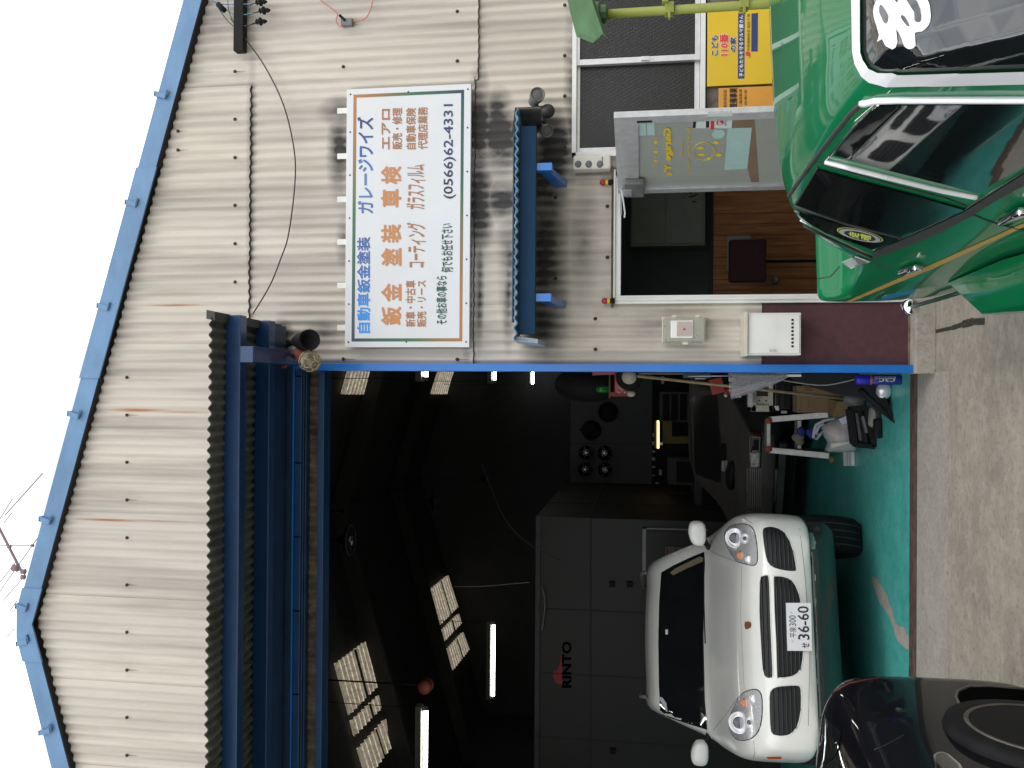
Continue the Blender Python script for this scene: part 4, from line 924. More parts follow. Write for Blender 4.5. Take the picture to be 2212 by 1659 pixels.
# ================================================================== cars
def paint(name, col, rough=.28, flake=.0, coat=1.0, spec=.5): return pm(name, col, rough, flake, .04, 3, 0, coat=coat, rvar=.03, spec=spec)
M['green'] = paint('green car paint', (.0010, .150, .050), .4, 0, .75, .1); M['carwhite'] = paint('pearl white car paint', (.80, .80, .755), .32, 0, .6); M['carblack'] = paint('black car paint', (.004, .004, .006), .4, 0, .7, .05)
M['primer'] = pm('dusty dark primer', (.085, .079, .072), .7, 0, .35, 3, .05, col2=(.05, .048, .046))
M['glass'] = pm('dark car glass', (.010, .012, .013), .03, 0, .2, 3, rvar=.01, spec=1.0, coat=1.0)
M['lens'] = pm('lamp reflector', (.86, .86, .88), .22, .5, .02, 40, rvar=.1, coat=.8)
M['trimchrome'] = pm('satin chrome trim', (.92, .92, .93), .25, .25, .03, 5, rvar=.05)
M['gold'] = pm('gold pinstripe', (.55, .33, .07), .4, .2, .1, 20)
M['trim'] = pm('dark rubber trim', (.035, .033, .036), .45, 0, .2, 30)

# ---- green saloon, right foreground; its nose is beside the camera, its tail at the facade
gc = thing('green_saloon', 'glossy green vintage saloon with chrome window trim and gold pinstripe at the right', 'car', (1.22, 2.0, 0))
Mg = Matrix.Translation((1.22, 0, 0))
S = [(-.25, [(0, .38), (.5, .38), (.62, .40), (.66, .48), (.66, .60), (.62, .66), (.5, .69), (.3, .70), (0, .71)]),
     (-.10, [(0, .30), (.6, .30), (.72, .32), (.78, .42), (.78, .66), (.74, .76), (.6, .80), (.3, .82), (0, .83)]),
     (.30, [(0, .25), (.65, .25), (.76, .28), (.81, .45), (.81, .70), (.765, .84), (.62, .87), (.3, .89), (0, .90)]),
     (.97, [(0, .24), (.65, .24), (.76, .28), (.815, .45), (.80, .72), (.762, .885), (.70, .91), (.38, .945), (0, .95)]),
     (1.25, [(0, .24), (.65, .24), (.76, .28), (.815, .45), (.80, .72), (.760, .893), (.705, 1.098), (.42, 1.128), (0, 1.135)]),
     (1.50, [(0, .24), (.65, .24), (.76, .28), (.815, .45), (.80, .72), (.758, .898), (.672, 1.243), (.43, 1.275), (0, 1.283)]),
     (1.60, [(0, .24), (.65, .24), (.76, .28), (.815, .45), (.80, .72), (.757, .90), (.658, 1.265), (.43, 1.315), (0, 1.33)]),
     (2.05, [(0, .24), (.65, .24), (.76, .28), (.815, .45), (.80, .72), (.757, .90), (.660, 1.285), (.43, 1.345), (0, 1.365)]),
     (2.58, [(0, .24), (.65, .24), (.76, .28), (.815, .45), (.80, .72), (.757, .90), (.655, 1.265), (.43, 1.325), (0, 1.345)]),
     (2.90, [(0, .25), (.65, .25), (.76, .29), (.815, .45), (.80, .72), (.757, .90), (.668, 1.205), (.42, 1.265), (0, 1.285)]),
     (3.20, [(0, .27), (.65, .27), (.76, .31), (.815, .46), (.805, .72), (.765, .89), (.700, 1.040), (.42, 1.09), (0, 1.10)]),
     (3.45, [(0, .30), (.65, .30), (.76, .33), (.815, .46), (.81, .72), (.775, .88), (.70, .90), (.40, .92), (0, .925)]),
     (3.86, [(0, .38), (.65, .38), (.76, .40), (.815, .48), (.82, .72), (.805, .845), (.70, .855), (.40, .865), (0, .865)]),
     (3.98, [(0, .42), (.65, .42), (.76, .44), (.81, .50), (.825, .72), (.818, .925), (.72, .945), (.40, .955), (0, .955)]),
     (4.06, [(0, .50), (.62, .50), (.72, .52), (.77, .55), (.79, .72), (.79, .90), (.70, .915), (.40, .92), (0, .92)]),
     (4.10, [(0, .54), (.58, .54), (.66, .55), (.70, .58), (.72, .72), (.71, .85), (.62, .86), (.35, .865), (0, .865)])]
body, bg_ = loft('body', S, Mg, M['green'], gc, 6, 5, .32)
hit.last = 2.2
def kk(*l): return [k2(*p) for p in l]
def k1l(*l): return [k1(*p) for p in l]
ws_in = [(905, -800), (905, 380), (925, 440), (960, 490), (1030, 522), (1100, 523), (2095, 485), (2600, 470)]
ws_out = [(830, -800), (845, 380), (862, 470), (905, 550), (965, 597), (1040, 615), (1095, 613), (2095, 582), (2600, 562)]
patch('windscreen', k1l(*ws_in, (2600, -800)), bg_, M['glass'], gc, .006, 6)
patch('windscreen_trim', k1l(*ws_out, *ws_in[::-1]), bg_, M['trimchrome'], gc, .012, 6)
lt = [(1015, 300), (1028, 255), (1000, 160), (985, 80), (1005, 10), (1060, -40), (1130, -20), (1162, 22), (1190, -20), (1270, -60), (1385, -30), (1417, 120), (1400, 190), (1350, 235), (1297, 246), (1303, 330), (1258, 356), (1218, 335), (1200, 288), (1157, 213), (1168, 315), (1125, 356), (1078, 338), (1052, 288), (1022, 304)]
patch('window_lettering', k1l(*lt), bg_, pm('white vinyl letter', (.80, .80, .80), .5, 0, .02), gc, .007, 6, rnd=2)
for hole in ([(1040, 35), (1062, 50), (1100, 120), (1088, 168), (1068, 158), (1035, 90)], [(1200, 112), (1225, 120), (1260, 185), (1245, 190), (1205, 140)], [(1225, -30), (1290, -20), (1340, 60), (1348, 150), (1325, 165), (1300, 150), (1298, 90), (1262, 40)]):
    patch('lettering_gap', k1l(*hole), bg_, M['glass'], gc, .0085, 6, rnd=2)
patch('front_door_glass', k1l((1010, 782), (930, 840), (840, 930), (668, 1155), (1100, 1275), (1500, 1375), (1745, 1445), (1900, 1350), (2095, 1236), (2600, 930), (2600, 765), (2095, 770), (1300, 772)), bg_, M['glass'], gc, .006, 6)
patch('rear_door_glass', kk((572, -165), (480, -10), (402, 122), (800, 262), (1220, 372), (1440, 290), (1740, 158), (1372, 50), (897, -72)), bg_, M['glass'], gc, .006, 6)
patch('quarter_glass', kk((372, 158), (800, 292), (1215, 398), (1010, 478), (820, 412), (640, 345), (500, 265)), bg_, M['glass'], gc, .006, 6)
trace('division_bar', kk((392, 132), (800, 274), (1225, 384)), bg_, .006, M['trim'], gc, sub=8)
patch('belt_moulding', kk((1008, 545), (1010, 492), (1228, 400), (1450, 302), (1745, 162), (1980, 10), (2260, -170), (2700, -450), (2700, -330), (2260, -70), (2000, 70), (1800, 200), (1500, 355), (1220, 470)), bg_, M['trim'], gc, .008, 6)
trace('belt_chrome', kk((1012, 488), (1230, 396), (1450, 298), (1745, 158), (2260, -172), (2700, -452)), bg_, .003, M['chrome'], gc)
trace('drip_rail', k1l((2600, 722), (2100, 736), (1500, 738), (1150, 740), (980, 748), (880, 775)), bg_, .0075, M['trimchrome'], gc, sub=8)
trace('drip_rail', k1l((880, 775), (800, 845), (640, 1042), (500, 1225), (262, 1560)), bg_, .0055, M['trim'], gc, sub=8)
trace('roof_trim', k1l((875, 765), (795, 835), (632, 1036), (492, 1215), (250, 1570)), bg_, .0025, M['chrome'], gc, sub=8)
trace('rear_drip_rail', kk((262, 155), (300, 195), (420, 275), (640, 385), (1000, 548)), bg_, .005, M['trim'], gc, sub=6)
trace('rear_trim_line', kk((275, 148), (320, 200), (640, 365), (985, 530)), bg_, .002, M['chrome'], gc, sub=6)
trace('window_trim', k1l((1005, 780), (925, 838), (835, 928), (595, 1210)), bg_, .0035, M['chrome'], gc, sub=6)
trace('pillar_chrome', k1l((600, 1208), (850, 1272), (1130, 1342), (1500, 1432), (1742, 1478)), bg_, .0075, M['trimchrome'], gc, sub=8)
trace('pillar_gap', k1l((515, 1210), (800, 1305), (1130, 1395), (1500, 1490), (1660, 1550)), bg_, .0025, M['trim'], gc, sub=8)
trace('window_trim', kk((570, -172), (478, -15), (385, 130)), bg_, .0025, M['trim'], gc, sub=6)
for l in (((1003, 545), (1030, 590), (1072, 622), (1150, 640)), ((1762, 150), (1795, 202), (1900, 245), (2010, 285), (2212, 330))): trace('door_gap', kk(*l), bg_, .0028, M['trim'], gc, off=.0005, sub=5)
pats = patch('louvre_base', kk((765, 592), (880, 532), (985, 572), (842, 642)), bg_, M['grey'], gc, .004, 5)
for k in range(8):
    t_ = k/7; MB().tube([hit(bg_, *k2(765+t_*77+3, 592+t_*50-1), .006), hit(bg_, *k2(880+t_*105-3, 532+t_*40+1), .006)], .0016, 6).build('louvre', M['trimchrome'], gc)
for (a, b) in (((1245, 640), (1385, 590)), ((2062, 222), (2240, 120))):
    pa_, pb_ = hit(bg_, *k2(*a), .016), hit(bg_, *k2(*b), .018)
    MB().bar(pa_, pb_, .022, .030).build('door_handle', M['chrome'], gc, bevel=.006, smooth=True)
patch('pinstripe', kk((790, 902), (1380, 640), (1480, 602), (2212, 272), (2700, 52), (2700, 84), (2212, 302), (1490, 636), (1400, 672), (800, 916)), bg_, M['gold'], gc, .002, 9)
trace('boot_gap', [m2(325, 772), m2(480, 742), m2(650, 714), m2(780, 572)], bg_, .003, M['trim'], gc, off=0, sub=6)
# oval sticker on the quarter glass
cx_, cy_, A_, B_, th = 908, 355, 188, 44, R(13)
ov = lambda s: [k2(cx_+s*(A_*math.cos(t)*math.cos(th)-B_*math.sin(t)*math.sin(th)), cy_+s*(A_*math.cos(t)*math.sin(th)+B_*math.sin(t)*math.cos(th))) for t in [i*math.pi/14 for i in range(28)]]
lim = pm('lime sticker print', (.55, .62, .10), .5); gry = pm('silver sticker print', (.35, .36, .36), .5)
patch('oval_sticker', ov(1), bg_, lim, gc, .0075, 5); patch('sticker_ring', ov(.95), bg_, blk, gc, .0085, 5); patch('sticker_ring', ov(.90), bg_, gry, gc, .0095, 5); patch('sticker_field', ov(.68), bg_, blk, gc, .0105, 5)
o0 = hit(bg_, *k2(1012, 392), .010); r0_ = hit(bg_, *k2(812, 345), .010); u0_ = hit(bg_, *k2(1022, 352), .010)
oo, rr_, uu = hit(bg_, *k2(825, 374), .010), hit(bg_, *k2(825, 330), .010), hit(bg_, *k2(860, 376), .010)
for (a, b, c) in (((1000, 395), (1000, 350), (915, 372)), ((905, 374), (905, 330), (825, 352))):
    p0, p1, p2 = hit(bg_, *k2(*a), .012), hit(bg_, *k2(*b), .012), hit(bg_, *k2(*c), .012)
    lettering('走' if a[0] < 950 else '魂', p0, p1-p0, p2-p0, lim, gc, .04)
# box flare over the rear wheel, wheel and side pipe
hot = [(.405, 3.38, .61), (.30, 3.25, .575), (.262, 3.17, .556), (.248, 2.6, .562), (.255, 2.2, .50), (.36, 2.2, .55), (.37, 2.6, .59)]
fl = MB()
top = [(.405, 3.38, .605), (.268, 3.18, .556), (.246, 2.80, .575), (.250, 2.30, .53), (.40, 2.25, .58), (.40, 2.80, .635)]
low = [(.405, 3.38, .59), (.266, 3.18, .500), (.244, 2.80, .515), (.248, 2.30, .46), (.44, 2.25, .46), (.44, 2.80, .46)]
n_ = 6; tv = [fl.bm.verts.new(p) for p in top]; lv = [fl.bm.verts.new(p) for p in low]
fl.bm.faces.new(tv); fl.bm.faces.new(lv[::-1])
for i in range(n_): fl.bm.faces.new((tv[i], lv[i], lv[(i+1) % n_], tv[(i+1) % n_]))
fl.build('wheel_flare', M['green'], gc, bevel=.008, seg=3, smooth=True)
wh = MB().lathe((.48, 2.88, .27), (-1, 0, 0), ((0, .20), (0, .255), (.03, .27), (.15, .27), (.17, .26), (.175, .22)), 40).build('wheel', M['black'], gc, smooth=True)
MB().lathe((.31, 2.88, .27), (-1, 0, 0), ((0, .225), (.055, .232), (.062, .226), (.05, .205), (-.02, .18), (-.05, .12), (-.02, .05), (.0, .04)), 40).build('rim', M['chrome'], wh, smooth=True)
wh2 = link('wheel', wh.data, M['black'], gc); wh2.location = (.02, -2.5, 0)
tipc = G(*m1(360, 1290), .43); tb = G(*m1(800, 1165), .50)
dv = (tb-tipc).normalized()
MB().lathe(tipc-dv*.03, dv, ((0, .012), (.006, .030), (.03, .040), (.07, .040), (.10, .032)), 20).build('bumper_end', M['chrome'], gc, smooth=True)
MB().tube([tipc+dv*.06, tb, tb+Vector((0, -.3, 0))], .009, 10).build('bumper_bar', pm('dark green rod', (.01, .05, .03), .4), gc, smooth=True)

# ---- black car, left foreground
bc = thing('black_hatchback', 'glossy black car whose front corner and wheel show at the lower left', 'car', (-2.15, 2.0, 0))
Mb = Matrix.Translation((-2.065, 0, 0))
def bs(y, w, zb, zsd, b, h1, h2, t_): return (y, [(0, zb), (w*.75, zb), (w*.95, zb+.03), (w, zb+.18), (w-.005, zsd), b, h1, h2, (0, t_)])
S = [bs(-.5, .7, .35, .75, (.66, .9), (.55, 1.0), (.3, 1.05), 1.06), bs(-.3, .82, .25, .75, (.79, .95), (.65, 1.25), (.35, 1.32), 1.34), bs(.6, .85, .22, .75, (.81, .97), (.66, 1.40), (.4, 1.45), 1.47),
     bs(1.6, .85, .20, .75, (.81, .97), (.66, 1.40), (.4, 1.44), 1.46), bs(2.55, .85, .20, .74, (.81, .95), (.72, 1.02), (.4, 1.06), 1.07), bs(3.1, .85, .12, .74, (.815, .91), (.70, .97), (.4, 1.00), 1.01),
     bs(3.55, .866, .08, .72, (.83, .88), (.70, .955), (.4, .985), .995), bs(3.84, .868, .07, .72, (.825, .865), (.69, .94), (.38, .97), .98), bs(3.98, .835, .07, .68, (.79, .83), (.65, .91), (.36, .94), .95), bs(4.06, .76, .08, .60, (.71, .75), (.57, .84), (.32, .87), .88), bs(4.11, .62, .12, .5, (.58, .62), (.46, .70), (.26, .74), .75)]
body, bb_ = loft('body', S, Mb, M['carblack'], bc, 6, 5, .4)
hit.last = 3.6
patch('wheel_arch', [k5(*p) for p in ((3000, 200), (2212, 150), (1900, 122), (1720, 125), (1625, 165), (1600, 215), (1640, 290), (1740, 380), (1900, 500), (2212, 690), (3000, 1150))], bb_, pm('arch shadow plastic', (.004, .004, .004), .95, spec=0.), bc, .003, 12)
trace('arch_lip', [k5(*p) for p in ((2400, 160), (2212, 140), (1900, 112), (1710, 115), (1600, 160), (1585, 215), (1625, 300), (1730, 392), (1900, 515), (2212, 705))], bb_, .006, pm('grey arch lip', (.10, .095, .09), .5), bc, sub=5)
bw = MB().lathe((-1.375, 3.30, .31), (1, 0, 0), ((0, .2), (0, .30), (.03, .315), (.17, .315), (.195, .305), (.20, .25)), 40).build('wheel', M['black'], bc, smooth=True)
MB().lathe((-1.23, 3.30, .31), (1, 0, 0), ((0, .22), (.055, .245), (.06, .235), (.03, .20), (.02, .08), (.04, .05), (.045, .01)), 36).build('rim', pm('brake dust rim', (.16, .14, .12), .5, .4, .3, 12), bw, smooth=True)
for yy in (.5,):
    w2 = link('wheel', bw.data, M['black'], bc); w2.location = (0, yy-3.3, 0)
patch('side_lamp', [k5(*p) for p in ((1375, 765), (1440, 735), (1500, 748), (1570, 800), (1650, 900), (1420, 930), (1390, 850))], bb_, M['chrome'], bc, .008, 5, rnd=2)
patch('lamp_lens', [k5(*p) for p in ((1400, 775), (1445, 752), (1490, 762), (1550, 815), (1620, 900), (1430, 920), (1408, 850))], bb_, M['glass'], bc, .012, 5, rnd=2)
trace('red_coachline', [k5(*p) for p in ((318, 262), (400, 196), (600, 82), (760, 52), (900, 30))], bb_, .0028, pm('red coachline', (.12, .012, .012), .5), bc, sub=5)
patch('headlamp', [k5(*p) for p in ((415, 425), (530, 525), (500, 700), (470, 760), (300, 900), (330, 700), (380, 560))], bb_, M['glass'], bc, .003, 7)
trace('headlamp_edge', [k5(*p) for p in ((385, 385), (385, 620), (370, 780), (330, 900))], bb_, .004, M['chrome'], bc, sub=5)
trace('bonnet_gap', [k5(*p) for p in ((830, 695), (960, 640), (1100, 560))], bb_, .002, M['trim'], bc, off=0)

# ---- white off-roader nosing out of the workshop
wcx = thing('white_suv', 'pearl white sport utility vehicle nosing out of the dark workshop', 'car', (-2.3, 8.0, 0))
Mw = Matrix.Translation((-1.61, 6.08, 0)) @ Matrix.Rotation(R(17), 4, 'Z') @ Matrix.Diagonal((.93, 1, 1, 1))
S = [(0, [(0, .60), (.32, .60), (.46, .61), (.52, .65), (.52, .73), (.49, .78), (.42, .81), (.25, .825), (0, .83)]),
     (.035, [(0, .55), (.55, .55), (.66, .56), (.70, .62), (.71, .78), (.67, .84), (.55, .87), (.3, .885), (0, .89)]),
     (.13, [(0, .535), (.66, .535), (.79, .55), (.825, .61), (.83, .83), (.77, .90), (.62, .94), (.35, .955), (0, .96)]),
     (.35, [(0, .52), (.72, .52), (.86, .54), (.90, .60), (.905, .87), (.85, .965), (.66, .995), (.35, 1.01), (0, 1.015)]),
     (.80, [(0, .50), (.80, .50), (.93, .52), (.955, .60), (.96, .92), (.90, 1.02), (.70, 1.045), (.35, 1.065), (0, 1.07)]),
     (1.25, [(0, .40), (.80, .40), (.93, .44), (.955, .60), (.965, .95), (.91, 1.055), (.76, 1.10), (.38, 1.135), (0, 1.145)]),
     (1.42, [(0, .36), (.80, .36), (.93, .40), (.955, .60), (.965, .96), (.91, 1.075), (.80, 1.14), (.42, 1.19), (0, 1.20)]),
     (2.12, [(0, .36), (.80, .36), (.93, .40), (.955, .60), (.965, .96), (.91, 1.10), (.715, 1.565), (.46, 1.615), (0, 1.63)]),
     (2.6, [(0, .36), (.80, .36), (.93, .40), (.955, .60), (.965, .96), (.91, 1.10), (.725, 1.605), (.46, 1.65), (0, 1.665)]),
     (4.2, [(0, .36), (.80, .36), (.93, .40), (.955, .60), (.965, .96), (.90, 1.10), (.62, 1.55), (.4, 1.60), (0, 1.61)]),
     (4.7, [(0, .45), (.7, .45), (.85, .50), (.88, .65), (.88, .9), (.82, 1.05), (.6, 1.15), (.4, 1.2), (0, 1.21)])]
body, bw_ = loft('body', S, Mw, M['carwhite'], wcx, 5, 5, .42)
S2 = [(.05, [(0, .50), (.4, .50), (.52, .505), (.58, .51), (.58, .53), (.56, .548), (.4, .55), (.2, .55), (0, .55)]), (.13, [(0, .42), (.6, .42), (.69, .43), (.73, .45), (.735, .51), (.72, .56), (.5, .57), (.25, .57), (0, .57)]),
      (.35, [(0, .32), (.7, .32), (.80, .34), (.85, .40), (.86, .50), (.85, .56), (.6, .60), (.3, .6), (0, .6)]), (.50, [(0, .32), (.7, .32), (.80, .34), (.85, .40), (.86, .50), (.85, .56), (.6, .60), (.3, .6), (0, .6)])]
apron, ba_ = loft('lower_apron', S2, Mw, pm('glossy dark apron', (.02, .03, .028), .28, 0, .1, 4, coat=.5), wcx, 4, 4, .3)
hit.last = 6.3
cc4 = lambda *l: [c4(*p) for p in l]
patch('windscreen', cc4((246, 468), (320, 425), (420, 378), (508, 342), (512, 420), (506, 560), (503, 900), (512, 1250), (526, 1425), (430, 1395), (330, 1362), (240, 1330), (232, 1150), (228, 900), (233, 650)), bw_, M['glass'], wcx, .004, 8)
sil = pm('pale cabin lining', (.20, .16, .10), .8)
patch('sun_visor', cc4((300, 470), (330, 445), (480, 372), (505, 378), (500, 402), (400, 445), (320, 485)), bw_, sil, wcx, .0055, 5)
patch('roundel_sticker', cc4((238, 1225), (255, 1230), (278, 1262), (286, 1312), (278, 1314), (258, 1274), (240, 1246)), bw_, pm('white roundel', (.55, .55, .6), .5), wcx, .0065, 4)
patch('mirror_sticker', cc4((273, 815), (288, 815), (288, 845), (273, 845)), bw_, wp, wcx, .0065, 4)
trace('wiper', cc4((508, 1340), (505, 1100), (498, 800)), bw_, .006, M['black'], wcx); trace('wiper', cc4((514, 900), (506, 650), (505, 380)), bw_, .006, M['black'], wcx)
gr_m = pm('grille black', (.008, .008, .009), .6); sl_m = pm('grille slat', (.022, .024, .028), .35)
grilles = [[(862, 218), (870, 196), (900, 189), (935, 192), (985, 215), (1030, 280), (1055, 370), (1067, 440), (1060, 461), (1000, 458), (930, 440), (890, 402), (870, 310)],
           [(903, 1225), (912, 1185), (945, 1163), (1000, 1156), (1060, 1153), (1085, 1158), (1096, 1185), (1097, 1280), (1085, 1370), (1052, 1435), (1005, 1461), (945, 1461), (912, 1435), (904, 1330)],
           [(845, 522), (858, 490), (885, 483), (901, 495), (907, 600), (913, 800), (922, 1000), (925, 1095), (912, 1111), (882, 1107), (862, 1060), (851, 900), (841, 700)],
           [(928, 505), (936, 489), (985, 492), (1040, 515), (1075, 575), (1092, 640), (1103, 800), (1110, 950), (1100, 1030), (1078, 1078), (1030, 1104), (960, 1110), (948, 1095), (942, 900), (932, 700)]]
def cross_range(poly, x, lean=0.0):
    ys = []
    n = len(poly)
    for i in range(n):
        (xa, ya), (xb, yb) = poly[i], poly[(i+1) % n]
        if (xa > x) != (xb > x): ys.append(ya+(yb-ya)*(x-xa)/(xb-xa))
    return (min(ys), max(ys)) if len(ys) >= 2 else None
for gi, gp in enumerate(grilles):
    patch('grille', cc4(*gp), bw_, gr_m, wcx, .003, 6, rnd=2)
    trace('grille_rim', [c4(*p) for p in smooth_poly(gp, 2)], bw_, .004, M['carwhite'], wcx, off=.001, sub=1, closed=True)
    x0, x1 = min(p[0] for p in gp), max(p[0] for p in gp); k = 26
    if gi < 2: x = x0+26
    else: x = x0+24
    while x < x1-12:
        r_ = cross_range(gp, x)
        if r_ and r_[1]-r_[0] > 40:
            tl = .030 if gi >= 2 else (.05 if gi == 0 else .03)
            ym = (r_[0]+r_[1])/2
            trace('grille_slat', cc4(*[(x+tl*(yy-ym), yy) for yy in [r_[0]+7+(r_[1]-r_[0]-14)*j/6 for j in range(7)]]), bw_, .0042, sl_m, wcx, off=.008, sub=1)
        x += k
hl = [[(630, 250), (640, 208), (678, 181), (730, 172), (780, 181), (810, 215), (826, 290), (831, 380), (822, 416), (800, 425), (760, 416), (708, 402), (682, 372), (646, 312)],
      [(655, 1390), (668, 1440), (700, 1480), (745, 1490), (798, 1475), (838, 1430), (858, 1350), (859, 1240), (846, 1196), (820, 1180), (780, 1186), (742, 1202), (713, 1237), (690, 1290), (665, 1340)]]
amb = pm('amber lens', (.55, .20, .08), .25, 0, .2, 30); prj = pm('dark projector', (.10, .10, .11), .15, .3, .1, 10)
for hp, main, sub_, amber in ((hl[0], (697, 258), (757, 262), (730, 364)), (hl[1], (722, 1382), (785, 1380), (757, 1262))):
    patch('headlamp', cc4(*hp), bw_, M['lens'], wcx, .004, 5, rnd=2)
    trace('headlamp_rim', [c4(*p) for p in smooth_poly(hp, 2)], bw_, .004, M['black'], wcx, off=.001, sub=1, closed=True)
    for c, r_, nm_, mt_ in ((main, .074, 'reflector_ring', M['lens']), (sub_, .036, 'reflector_ring', M['lens']), (amber, .030, 'amber_lamp', amb), ((amber[0]+50, amber[1]+(25 if amber[1] < 800 else -25)), .026, 'reflector_ring', M['lens'])):
        h_ = hit(bw_, *c4(*c), .004); d_ = (CAM-h_).normalized()
        if nm_ == 'amber_lamp': MB().lathe(h_, d_, ((-.005, r_), (.006, r_), (.012, r_*.6), (.013, .002)), 20).build(nm_, mt_, wcx, smooth=True)
        else: MB().lathe(h_, d_, ((-.01, r_), (.005, r_), (.006, r_*.94), (.0, r_*.86), (-.001, r_*.6)), 26).build(nm_, mt_, wcx, smooth=True)
    for c, r_ in ((main, .040), (sub_, .016)):
        h_ = hit(bw_, *c4(*c), .008); d_ = (CAM-h_).normalized()
        MB().lathe(h_, d_, ((0, r_), (.006, r_), (.012, r_*.7), (.014, .002)), 22).build('projector', prj, wcx, smooth=True)
# crest, plate, mirrors, seams, fog lamps, tyres
h_ = hit(bw_, *c4(775, 790), .003); patch('bonnet_crest', cc4((757, 770), (790, 770), (795, 790), (788, 806), (760, 812)), bw_, pm('bronze crest', (.42, .16, .06), .35, .5), wcx, .005, 3, rnd=2)
pp = [P(*c4(*p), 6.02) for p in ((1163, 945), (1155, 652), (1003, 652), (1012, 944))]
pn = (pp[1]-pp[0]).cross(pp[3]-pp[0]).normalized(); pn = pn if pn.dot(CAM-pp[0]) > 0 else -pn
plate = MB().slab(pp, pn*.004).build('licence_plate', pm('white plate', (.72, .73, .75), .4, 0, .03, 10), wcx, bevel=.0012)
def on_plate(a, b, off=.0052): return pp[0]+(pp[1]-pp[0])*a+(pp[3]-pp[0])*b+pn*off
def ptext(txt, a0, a1, b0, b1, w): o_ = on_plate(a0, b0); return lettering(txt, o_, on_plate(a1, b0)-o_, on_plate(a0, b1)-o_, pm('plate black', (.012, .02, .015), .5), plate, w)
ptext('平泉', .28, .50, .62, .90, .0); ptext('300', .52, .74, .62, .90, .0); ptext('せ', .06, .17, .12, .42, .008); ptext('36-60', .24, .93, .10, .55, .010)
for a in (.20, .80): MB().tube([on_plate(a, .80, .004), on_plate(a, .80, .007)], .005, 8).build('plate_bolt', M['alu'], plate)
rt = Matrix.Rotation(R(20), 4, 'Z')
for c, s in (((462, 228), 1), ((478, 1565), -1)):
    q = P(*c4(*c), 7.35 if s > 0 else 7.35-.0)
    mbm = MB().ball((0, 0, 0), 1, 28)
    for v in mbm.bm.verts:
        x_, y_, z_ = (math.copysign(abs(k)**.68, k) for k in v.co); tp = 1-.16*(x_*s < 0)*abs(x_); v.co = q+Vector((x_*.104, y_*.06, z_*.072*tp-(.012 if x_*s < 0 else 0)*abs(x_)))
    m_ = mbm.build('mirror', M['carwhite'], wcx, smooth=True)
    MB().tube([q+Vector((-s*.06, .02, -.06)), hit(bw_, *c4(528, 318 if s > 0 else 1448), -.01)], .022, 8).build('mirror_stem', M['black'], wcx, smooth=True)
for l in ([(520, 318), (560, 345), (620, 372), (700, 402)], [(735, 430), (728, 700), (738, 950), (750, 1180)], [(745, 130), (770, 150), (800, 172)], [(712, 1225), (640, 1330), (560, 1430)], [(805, 1490), (815, 1560), (805, 1600)], [(1088, 200), (1120, 500), (1150, 900), (1140, 1400)]):
    trace('panel_gap', cc4(*l), bw_, .0016, pm('panel gap', (.10, .10, .095), .8), wcx, off=0, sub=6)
patch('side_marker', cc4((885, 1590), (975, 1588), (975, 1602), (895, 1601)), bw_, pm('orange marker', (.50, .10, .02), .4), wcx, .004, 4)
hit.last = 6.4
fl_ = pm('fog lamp lens', (.22, .38, .34), .12, .3, .4, 40)
patch('fog_lamp', cc4((1118, 228), (1165, 228), (1188, 290), (1180, 330), (1125, 325)), ba_, fl_, wcx, .006, 4)
for c in ((1138, 400), (1178, 1228)): patch('tow_cover', cc4((c[0]-22, c[1]-26), (c[0]+22, c[1]-26), (c[0]+22, c[1]+26), (c[0]-22, c[1]+26)), ba_, M['black'], wcx, .005, 5)
for yy in (500, 650, 810, 970, 1130): trace('apron_slot', cc4((1182+.02*yy-10, yy-20), (1182+.02*yy-10, yy+20)), ba_, .004, pm('pale slot edge', (.2, .28, .26), .3), wcx, sub=2)
for s in (-1, 1):
    for yy in (.92, 3.78):
        c = Mw @ Vector((s*.80, yy, .37)); axd = (Mw.to_3x3() @ Vector((s, 0, 0)))
        t_ = MB().lathe(c-axd*.13, axd, ((0, .25), (0, .34), (.03, .365), (.09, .37), (.17, .37), (.23, .365), (.26, .34), (.26, .25)), 36).build('tyre', M['black'], wcx, smooth=True)
        for j in range(4): MB().lathe(c+axd*(-.085+.055*j), axd, ((0, .3715), (.008, .3715)), 36).build('tread_rib', pm('tread', (.04, .04, .04), .8), t_)
MB().box((-.78, .55, .30), (.78, 4.4, .5)).mesh('x') if False else None
ub = MB().hexa([Mw @ Vector(p) for p in ((-.66, .75, .30), (.66, .75, .30), (.66, 4.5, .30), (-.66, 4.5, .30), (-.66, .75, .52), (.66, .75, .52), (.66, 4.5, .52), (-.66, 4.5, .52))]).build('underbody', M['black'], wcx)
for s in (-1, 1): MB().tube([Mw @ Vector((s*.60, y, z)) for y, z in ((2.25, 1.655), (2.35, 1.70), (3.9, 1.69), (4.0, 1.62))], .016, 8).build('roof_rail', M['grey'], wcx, smooth=True)

